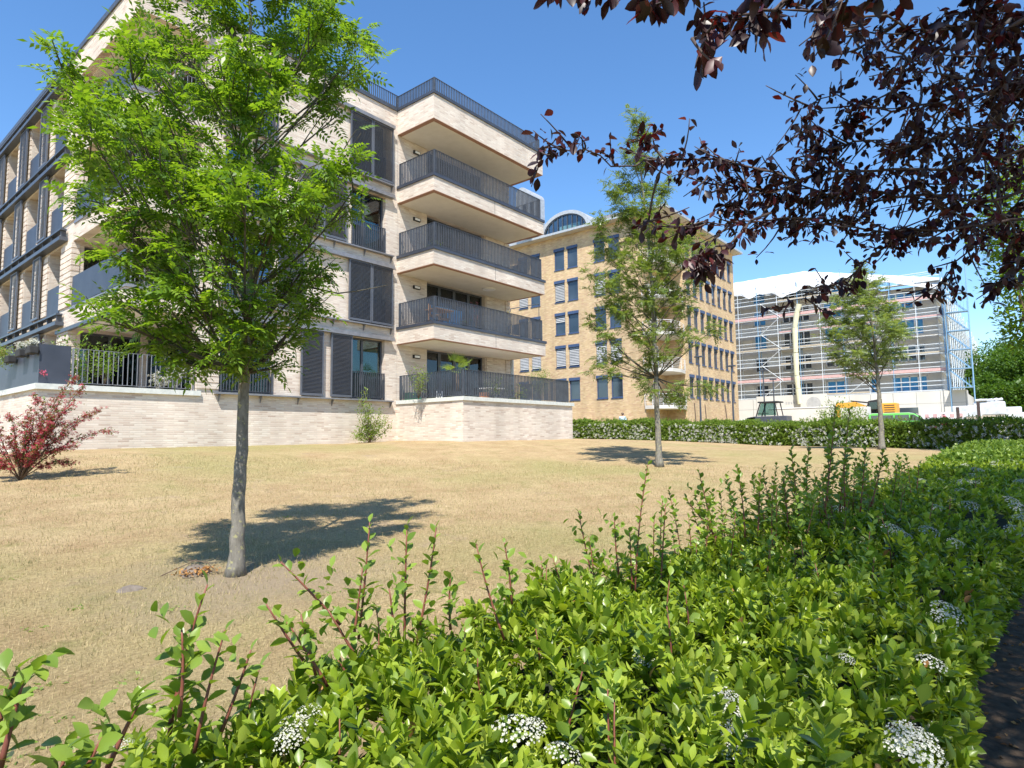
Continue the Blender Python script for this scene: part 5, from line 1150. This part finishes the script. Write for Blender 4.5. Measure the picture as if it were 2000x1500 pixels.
    V, F = scatter(*leaf_mid(.30, .06, .12), np.concatenate(CP2)-np.array(base), frames(np.concatenate(CD2)), np.concatenate(CS2)); nmesh('canopy', V, F, 'purple_leaf', R)
    lm.build('limb', 'purple_bark', R, True)
    Q = np.concatenate(PP)-np.array(base); D = np.concatenate(DD); S = np.concatenate(SSz); V, F = scatter(*leaf_hi(.27, .07, .18), Q, frames(D, rng.normal(0, .6, len(Q))), S); 
    nmesh('crown', V, F, 'purple_leaf', R, True)
purple_tree()

# ------------------------------------------------------------------ other trees and shrubs
def bush(name, loc, label, cat, stems, leafm, n, size, tpl=MID, flower=None, nf=0, fs=.02, stem_m='twig_brown', up=.3, droop=0, r_end=.12, sr=.012):
    R = empty(name, loc, label, cat); lm = MB(); PP = []; DD = []; o = Vector(loc)
    for pts in stems:
        q = [Vector(p)-o for p in pts]; k = len(q); lm.tube(q, [sr*(1-.75*i/(k-1)) for i in range(k)], 5)
        m_ = max(3, int(n/len(stems))); Q, T = along(q, m_, .3); PP.append(Q+rng.normal(0, r_end, Q.shape)); T /= np.linalg.norm(T, axis=1, keepdims=True); DD.append(T*.5+unit(len(Q))+np.array([0, 0, up]))
    lm.build('stem', stem_m, R, True); P = np.concatenate(PP); D = np.concatenate(DD)
    V, F = scatter(*tpl, P, frames(D), size*rng.uniform(.6, 1.2, len(P))); nmesh('foliage', V, F, leafm, R)
    if flower:
        idx = rng.choice(len(P), nf); Q = P[idx]+rng.normal(0, .03, (nf, 3)); V, F = scatter(FL[0], FL[1], Q, frames(unit(nf)), fs*rng.uniform(.6, 1.3, nf)); nmesh('flower', V, F, flower, R)
    return R
# red flowering shrub at left
b = at(40, 912, 15.2); b.z = gz(b.x, b.y)
ends = [(150,735,0),(135,760,-.2),(165,755,.2),(90,780,.3),(60,800,-.2),(110,800,.1),(150,790,-.3),(200,800,.1),(228,843,0),(185,810,0),(140,845,.2),(150,870,-.1),(140,905,.1),(100,830,-.3),(60,850,.3),(20,810,.2),(10,850,-.3),(-20,790,.1),(-40,840,0),(30,890,.2),(-10,900,-.2),(110,880,.3),(80,870,-.4),(70,770,.1),(-60,880,.2),(45,830,0),(120,825,.2)]
bush('red_flowering_shrub', b, 'arching shrub with crimson flower clusters before the left terrace wall', 'shrub', [bez(b, at(x, y, 15.2+d), -.25, .12, 7) for x, y, d in ends], 'shrub_leaf', 2400, .06, MID, 'red_flower', 2700, .034, up=.1, r_end=.034)
b = onY(722, 870, 19.1); b.z = gz(b.x, b.y)
ends = [(712,762),(705,775),(722,790),(730,800),(700,800),(715,810),(745,795),(757,812),(765,830),(735,825),(700,832),(690,850),(712,835),(725,845),(750,825),(697,845)]
bush('young_shrub', b, 'small pale green shrub against the brick wall between the two terraces', 'shrub', [bez(b, onY(x, y, 19.1+rnd.uniform(-.25, .3)), 0, .08, 6) for x, y in ends], 'pale_leaf', 2300, .085, MID, r_end=.07)
c = at(1640, 850, 37); g = gz(c.x, c.y); ends = [(1600,800),(1620,790),(1640,785),(1660,795),(1680,800),(1610,812),(1650,805),(1670,815),(1630,815),(1590,820),(1690,815)]
bush('young_shrub', Vector((c.x, c.y, g)), 'round yellow green shrub standing just behind the far hedge left of the excavator', 'shrub', [bez(Vector((c.x, c.y, g)), at(x, y, 37+rnd.uniform(-.5, .5)), 0, .1, 6) for x, y in ends], 'pale_leaf', 3200, .12, MID, r_end=.16)
# maple at the right edge and the wood behind
def broad_tree(name, base, blobs, leafm, n, size, label, grp=None, tr=.2, bark='twig_brown', tpl=LO):
    R = empty(name, base, label, 'tree', grp); b = Vector(base); lm = MB(); top = max(c[0].z for c in blobs); mid = sum((c[0] for c in blobs), Vector())/len(blobs)
    t = bez(b, Vector((mid.x, mid.y, b.z+(top-b.z)*.7)), 0, .02, 6); MB().tube([p-b for p in t], [tr*(1-.7*i/5) for i in range(6)], 8).build('trunk', bark, R, True)
    V0 = []; PP = []; DD = []
    tot = sum(r**2 for c, r in blobs)
    for c, r in blobs:
        lm.tube([p-b for p in bez(t[2+rnd.randrange(3)], c, 0, .1, 5)], [tr*.35, tr*.3, tr*.2, tr*.12, tr*.05], 5)
        k = int(n*r*r/tot); u = unit(k); PP.append(np.array(c-b)+u*r*(rng.uniform(.35, 1, k)**.5)[:, None]*np.array([1, 1, .8])*(1+.25*np.sin(u[:, :1]*7+u[:, 1:2]*5))); DD.append(u+unit(k)*.8+np.array([0, 0, .1]))
    lm.build('limb', bark, R); P = np.concatenate(PP); D = np.concatenate(DD); V, F = scatter(*tpl, P, frames(D), size*rng.uniform(.6, 1.2, len(P))); nmesh('crown', V, F, leafm, R)
c0 = at(2060, 850, 24); g = gz(c0.x, c0.y)
broad_tree('maple_tree', (c0.x, c0.y, g), [(at(x, y, 24+d), r*24/FPX) for x, y, r, d in [(2030,400,90,0),(1985,400,45,.5),(1960,385,35,-.5),(2000,470,50,.6),(1975,480,30,-.3),(2040,520,80,0),(1990,540,35,.4),(1995,620,28,-.2),(2010,650,35,.3),(2060,620,70,0),(1985,655,20,0),(2080,320,90,0)]], 'maple_leaf', 9000, .16, 'sunlit green maple at the right edge behind the purple twigs', None, .22)
WB = [(1925,745,40,110,'round green tree of the wood, leftmost beside the scaffolding'),(1962,725,48,118,'broad tree of the wood, second from the scaffolding'),(2010,720,60,108,'tall tree of the wood at the right edge'),(1945,770,30,100,'low dark tree of the wood above the pallets'),(1990,775,34,98,'low tree of the wood behind the grey pallet'),(2060,760,60,104,'wood tree just at the right border')]
for x, y, r, D, lab in WB:
    c = at(x, 850, D); g = gz(c.x, c.y); rr = r*D/FPX
    bl = [(at(x+rnd.uniform(-.7, .7)*r, y+rnd.uniform(-.9, 1.3)*r, D+rnd.uniform(-3, 3)), rr*rnd.uniform(.35, .6)) for _ in range(14)]
    broad_tree('woodland_tree', (c.x, c.y, g), bl, 'wood_leaf', 9000, .42, lab, 'trees of the wood at right', .35)

# ------------------------------------------------------------------ things on the terraces and balconies
def pot(name, loc, r, h, mat, label, group=None):
    m = MB(); n = 14
    for i in range(n): m.v += [(r*.72*math.cos(2*PI*i/n), r*.72*math.sin(2*PI*i/n), 0)]
    for i in range(n): m.v += [(r*math.cos(2*PI*i/n), r*math.sin(2*PI*i/n), h)]
    for i in range(n): m.v += [(r*.86*math.cos(2*PI*i/n), r*.86*math.sin(2*PI*i/n), h)]
    for i in range(n): m.v += [(r*.8*math.cos(2*PI*i/n), r*.8*math.sin(2*PI*i/n), h-.06)]
    for k in range(3):
        for i in range(n): j = (i+1) % n; m.f.append((k*n+i, k*n+j, (k+1)*n+j, (k+1)*n+i))
    m.f.append(tuple(range(n-1, -1, -1))); m.f.append(tuple(3*n+i for i in range(n)))
    o = m.build(name, mat); o.location = loc; return tag(o, label, 'plant pot', group)
def palm(loc):
    R = empty('fan_palm', loc, 'fan palm with bright spiky leaves on the right terrace', 'palm'); h = 1.12
    MB().tube([(0, 0, .35), (.02, 0, .7), (.0, .02, h)], [.09, .08, .06], 10).build('trunk', 'twig_brown', R, True)
    pot_ = MB().tube([(0, 0, 0), (0, 0, .4)], [.17, .24], 14).build('pot', 'anthracite', R)
    V = []; F = []
    for k in range(13):
        a = k*2.4; el = rnd.uniform(.05, 1.2); d = Vector((math.cos(a)*math.cos(el), math.sin(a)*math.cos(el), math.sin(el))); L = rnd.uniform(.25, .6); c = Vector((0, 0, h))+d*L; s = d.cross(Vector((0, 0, 1))); s = s.normalized() if s.length > .1 else Vector((1, 0, 0)); u = s.cross(d)
        n = len(V); V += [tuple(Vector((0, 0, h))-s*.006), tuple(Vector((0, 0, h))+s*.006), tuple(c+s*.005), tuple(c-s*.005)]; F.append((n, n+1, n+2, n+3))
        for i in range(15):
            w = (i-7)/7*1.25; q = d*math.cos(w)+s*math.sin(w); l = rnd.uniform(.42, .52)*(1-.3*abs(i-7)/7); e = c+q*l+Vector((0, 0, -.06*abs(w))); mm = c+q*l*.55+u*.02; p = q.cross(u).normalized()*.013; n = len(V)
            V += [tuple(c), tuple(mm+p), tuple(e), tuple(mm-p)]; F.append((n, n+1, n+2, n+3))
    nmesh('frond', np.array(V), np.array(F), 'palm_leaf', R)
pl = onY(893, 735, 17.2); palm((pl.x, 17.2, 3.02))
def clump(name, cpx, Y, rpx, leafm, n, size, label, cat='plant', flat=1.0, axis='Y', tpl=MID, flower=None, nf=0, fs=.03, zmin=None, potm=None):
    c = (onY if axis == 'Y' else onX)(cpx[0], cpx[1], Y); d = math.hypot(c.x, c.y); r = rpx*d/FPX
    b = Vector((c.x, c.y, (zmin if zmin is not None else c.z-r*flat)))
    stems = [bez(b, c+Vector((unit(1)[0][0]*r, unit(1)[0][1]*min(r, .35), unit(1)[0][2]*r*flat)), 0, .15, 5) for _ in range(12)]
    return bush(name, b, label, cat, stems, leafm, n, size, tpl, flower, nf, fs, sr=.006, r_end=r*.22)
clump('trailing_plant', (1055, 733), 17.0, 28, 'pale_leaf', 1500, .07, 'bushy bamboo-like plant hanging over the right end of the terrace rail', flat=.35, zmin=3.3)
clump('climbing_plant', (818, 723), 18.0, 20, 'pale_leaf', 420, .08, 'loose leafy plant behind the terrace rail left of the palm', flat=.6, zmin=3.1)
clump('climbing_plant', (960, 748), 16.3, 26, 'ash_leaf_far', 520, .06, 'thin climber inside the terrace rail right of the palm', flat=.7, zmin=3.1)
clump('climbing_plant', (1000, 760), 16.3, 24, 'ash_leaf_far', 420, .06, 'thin climber behind the middle of the terrace rail', flat=.8, zmin=3.1)
clump('potted_shrub', (848, 480), 17.9, 13, 'ash_leaf_far', 260, .07, 'green potted shrub behind the rail of the third balcony', flat=.8, zmin=9.3)
clump('potted_flower', (995, 607), 17.9, 7, 'petal_yellow', 60, .05, 'bright yellow flowers at the end of the first balcony', 'flower', flat=.5, zmin=6.3, tpl=LO)
clump('potted_flower', (930, 592), 18.2, 7, 'petal_pink', 60, .05, 'pink flowers on the first balcony before the dark glazing', 'flower', flat=.5, zmin=6.3, tpl=LO)
clump('flower_bush', (905, 625), 17.8, 12, 'shrub_leaf', 200, .05, 'wiry potted plant behind the first balcony rail', flat=.7, zmin=6.2)
clump('climbing_plant', (150, 690), 20.3, 35, 'maple_leaf', 900, .09, 'leafy climber behind the left terrace rail corner', flat=.9, zmin=3.2)
clump('climbing_plant', (205, 690), 20.5, 26, 'maple_leaf', 600, .09, 'green shrub behind the left terrace rail, right of the corner climber', flat=.7, zmin=3.2)
clump('climbing_plant', (108, 700), 20.2, 14, 'pale_leaf', 420, .06, 'narrow climber at the corner post of the left terrace', flat=2.2, zmin=3.2)
clump('hanging_plant', (15, 690), LX-.1, 22, 'pale_leaf', 1300, .05, 'mossy yellow green plant hanging outside the left terrace panel', axis='X', flat=.8)
for px, py, lab in ((62, 672, 'white and pink flowers in a hanging box nearest the terrace corner'), (42, 676, 'white flowers in a hanging box next to the mossy plant')):
    clump('flower_box_plant', (px, py), LX-.1, 8, 'maple_leaf', 120, .05, lab, axis='X', flat=.4, flower='petal_white', nf=200, fs=.05)
for px, py, lab in ((62, 684, 'dark hanging planter nearest the terrace corner'), (42, 690, 'dark hanging planter, middle one on the left panel'), (20, 702, 'dark hanging planter under the mossy plant')):
    p = onX(px, py, LX-.12); m = MB(); m.rbox((0, 0, 0), .10, .22, .10); o = m.build('planter', 'rubber', bevel=.02); o.location = p; tag(o, lab, 'planter')
for px, py, h, lab in ((345, 718, .5, 'small white flowering plant behind the left terrace rail'), (315, 735, .4, 'pinkish flowering plant behind the left terrace rail')):
    clump('potted_flower', (px, py), 20.2, 14, 'shrub_leaf', 160, .06, lab, flat=.6, flower='petal_white', nf=120, fs=.06, zmin=3.2)
p = onY(86, 735, 19.75); clump('potted_flower', (86, 728), 19.72, 5, 'petal_pink', 60, .05, 'pink flower hanging at the left terrace corner', 'flower', flat=.8, tpl=LO)
# terrace furniture
for i, (px, hh, lab) in enumerate(((853, .32, 'white lantern, left one of three on the right terrace'), (858, .26, 'white lantern, middle one of three on the right terrace'), (863, .3, 'white lantern, right one of three on the right terrace'))):
    p = onX(px, 760, 16.95); r = empty('lantern', (16.95, p.y, 3.02), lab, 'lantern', 'white lanterns'); MB().tube([(0, 0, 0), (0, 0, hh)], [.035, .035], 10).build('body', 'white_paint', r); MB().tube([(0, 0, hh), (0, 0, hh+.12)], [.06, .01], 10).build('cap', 'white_paint', r)
p = Vector((17.05, 0, 0)); o = MB().box(-.3, .3, -.2, .2, 0, .45).build('storage_box', 'green_box', bevel=.02); o.location = (17.05, 19.3, 3.02); tag(o, 'green storage box at the left end of the right terrace', 'box')
pot('flower_pot', (18.9, 17.0, 3.02), .25, .42, 'terracotta', 'terracotta pot behind the terrace rail right of the palm')
def chair(loc, rz, lab):
    r = empty('garden_chair', loc, lab, 'chair', None, rz); MB().box(-.22, .22, -.22, .22, .42, .45).build('seat', 'wood_furniture', r)
    m = MB(); [m.box(-.22+i*.11, -.17+i*.11, .2, .23, .45, .9) for i in range(5)]; m.build('backrest', 'wood_furniture', r)
    for x in (-.2, .2):
        for y in (-.2, .2): MB().box(x-.02, x+.02, y-.02, y+.02, 0, .42).build('leg', 'wood_furniture', r)
chair((17.25, 18.2, 6.12), .6, 'wooden chair at the left end of the first balcony'); chair((18.0, 18.5, 6.12), -.8, 'wooden chair behind the corner of the first balcony rail')
def table(loc, mat, lab):
    r = empty('garden_table', loc, lab, 'table'); MB().box(-.5, .5, -.35, .35, .70, .74).build('tabletop', mat, r)
    for x in (-.44, .44):
        for y in (-.29, .29): MB().box(x-.02, x+.02, y-.02, y+.02, 0, .70).build('leg', 'anthracite', r)
table((17.6, 18.3, 6.12), 'wood_furniture', 'wooden table between the chairs on the first balcony'); table((20.4, 17.9, 3.02), 'white_paint', 'white table on the right terrace behind the rail')
m = MB(); m.box(18.2, 20.1, YF-.35, YF-.3, 6.15, 7.35); o = m.build('blue_screen', 'film_blue'); tag(o, 'blue cloth screen behind the first balcony rail', 'screen')
# molehill, bare patches, twig litter
def mound(px, D_, r, h, mat, lab, name):
    p = at(*px, D_); x, y = p.x, p.y; n = 18; m = MB(); rings = 6
    for k in range(rings+1):
        q = k/rings
        for i in range(n): a = 2*PI*i/n; rr = r*q*(1+.18*math.sin(3*a+px[0])+.1*math.sin(7*a)); xx, yy = x+rr*math.cos(a), y+rr*math.sin(a); m.v.append((xx-x, yy-y, gz(xx, yy)-gz(x, y)+h*(1-q*q)**1.5+.004+rnd.uniform(-.15, .15)*h*(q < .95)-(.03 if k == rings else 0)))
    for k in range(rings):
        for i in range(n): j = (i+1) % n; m.f.append((k*n+i, k*n+j, (k+1)*n+j, (k+1)*n+i))
    o = m.build(name, mat, None, True); o.location = (x, y, gz(x, y)); tag(o, lab, 'soil mound')
def gdist(x, y):   # ground distance for a pixel
    d = ray(x, y); D_ = 1.0
    while D_ < 60:
        if EYE+d[2]*D_ < gz(d[0]*D_, d[1]*D_): return D_
        D_ += .02
    return 60
mound((380, 1120), gdist(380, 1120), .17, .08, 'grey_soil', 'grey molehill with dry leaves left of the nearest trunk', 'molehill')
mound((255, 1152), gdist(255, 1152), .13, .03, 'grey_soil', 'flat grey soil patch further left of the molehill', 'molehill')
p = at(385, 1125, gdist(385, 1125)); x, y = p.x, p.y; n = 120; Q = np.stack([rng.normal(0, .10, n), rng.normal(0, .07, n), np.zeros(n)], 1); Q[:, 2] = gz_arr(Q[:, 0]+x, Q[:, 1]+y)-gz(x, y)+.03+rng.uniform(0, .04, n)
V, F = scatter(*leaf_mid(.25), Q, frames(unit(n)*np.array([1, 1, .3])), rng.uniform(.03, .06, n)); o = nmesh('leaf_litter', V, F, 'dry_leaf'); o.location = (x, y, gz(x, y)); tag(o, 'heap of dry yellow leaves on the molehill', 'leaves')
p0 = at(310, 1127, gdist(310, 1127)); p1 = at(385, 1100, gdist(385, 1118)); p2 = at(425, 1120, gdist(425, 1122)); p3 = at(450, 1118, gdist(450, 1120))
m = MB(); m.tube([p0-p1, Vector((0, 0, .04))], [.006, .004], 5); m.tube([Vector((-.1, 0, .05)), (p2-p1)*.5+Vector((0, 0, .06)), p2-p1, p3-p1+Vector((0, 0, .02))], [.005, .005, .004, .003], 5)
o = m.build('fallen_twig', 'twig_brown'); o.location = p1; tag(o, 'thin fallen twigs lying across the molehill', 'twig')
# weeds and litter on the path
n = 1500; x = rng.uniform(.3, 9, n); y = rng.uniform(-1.6, .40, n); z = gz_arr(x, y)+.04; V, F = scatter(*leaf_mid(.28), np.stack([x, y, z], 1), frames(unit(n)*np.array([1, 1, .25])), rng.uniform(.02, .05, n)); o = nmesh('fallen_leaves', V, F, 'dry_leaf'); tag(o, 'brown leaf litter scattered on the shaded path', 'leaf litter', kind='stuff')
n = 90; P = []; D = []
for px, py in ((185, 1385), (150, 1450), (215, 1410), (120, 1400), (30, 1480), (260, 1330), (90, 1340), (340, 1190), (60, 1230), (420, 1250), (640, 1160), (150, 1190), (20, 1130), (560, 1010), (850, 1090)):
    q = at(px, py, gdist(px, py)); k = 16; P.append(np.stack([rng.normal(q.x, .05, k), rng.normal(q.y, .05, k), np.full(k, q.z+.005)], 1)); D.append(unit(k)*np.array([1, 1, .2])+np.array([0, 0, .3]))
P = np.concatenate(P); D = np.concatenate(D); V, F = scatter(*MID, P, frames(D), rng.uniform(.02, .045, len(P))); o = nmesh('weeds', V, F, 'pale_leaf'); tag(o, 'scattered small green weeds in the dry lawn at lower left', 'weeds', kind='stuff')
bpy.context.view_layer.update()
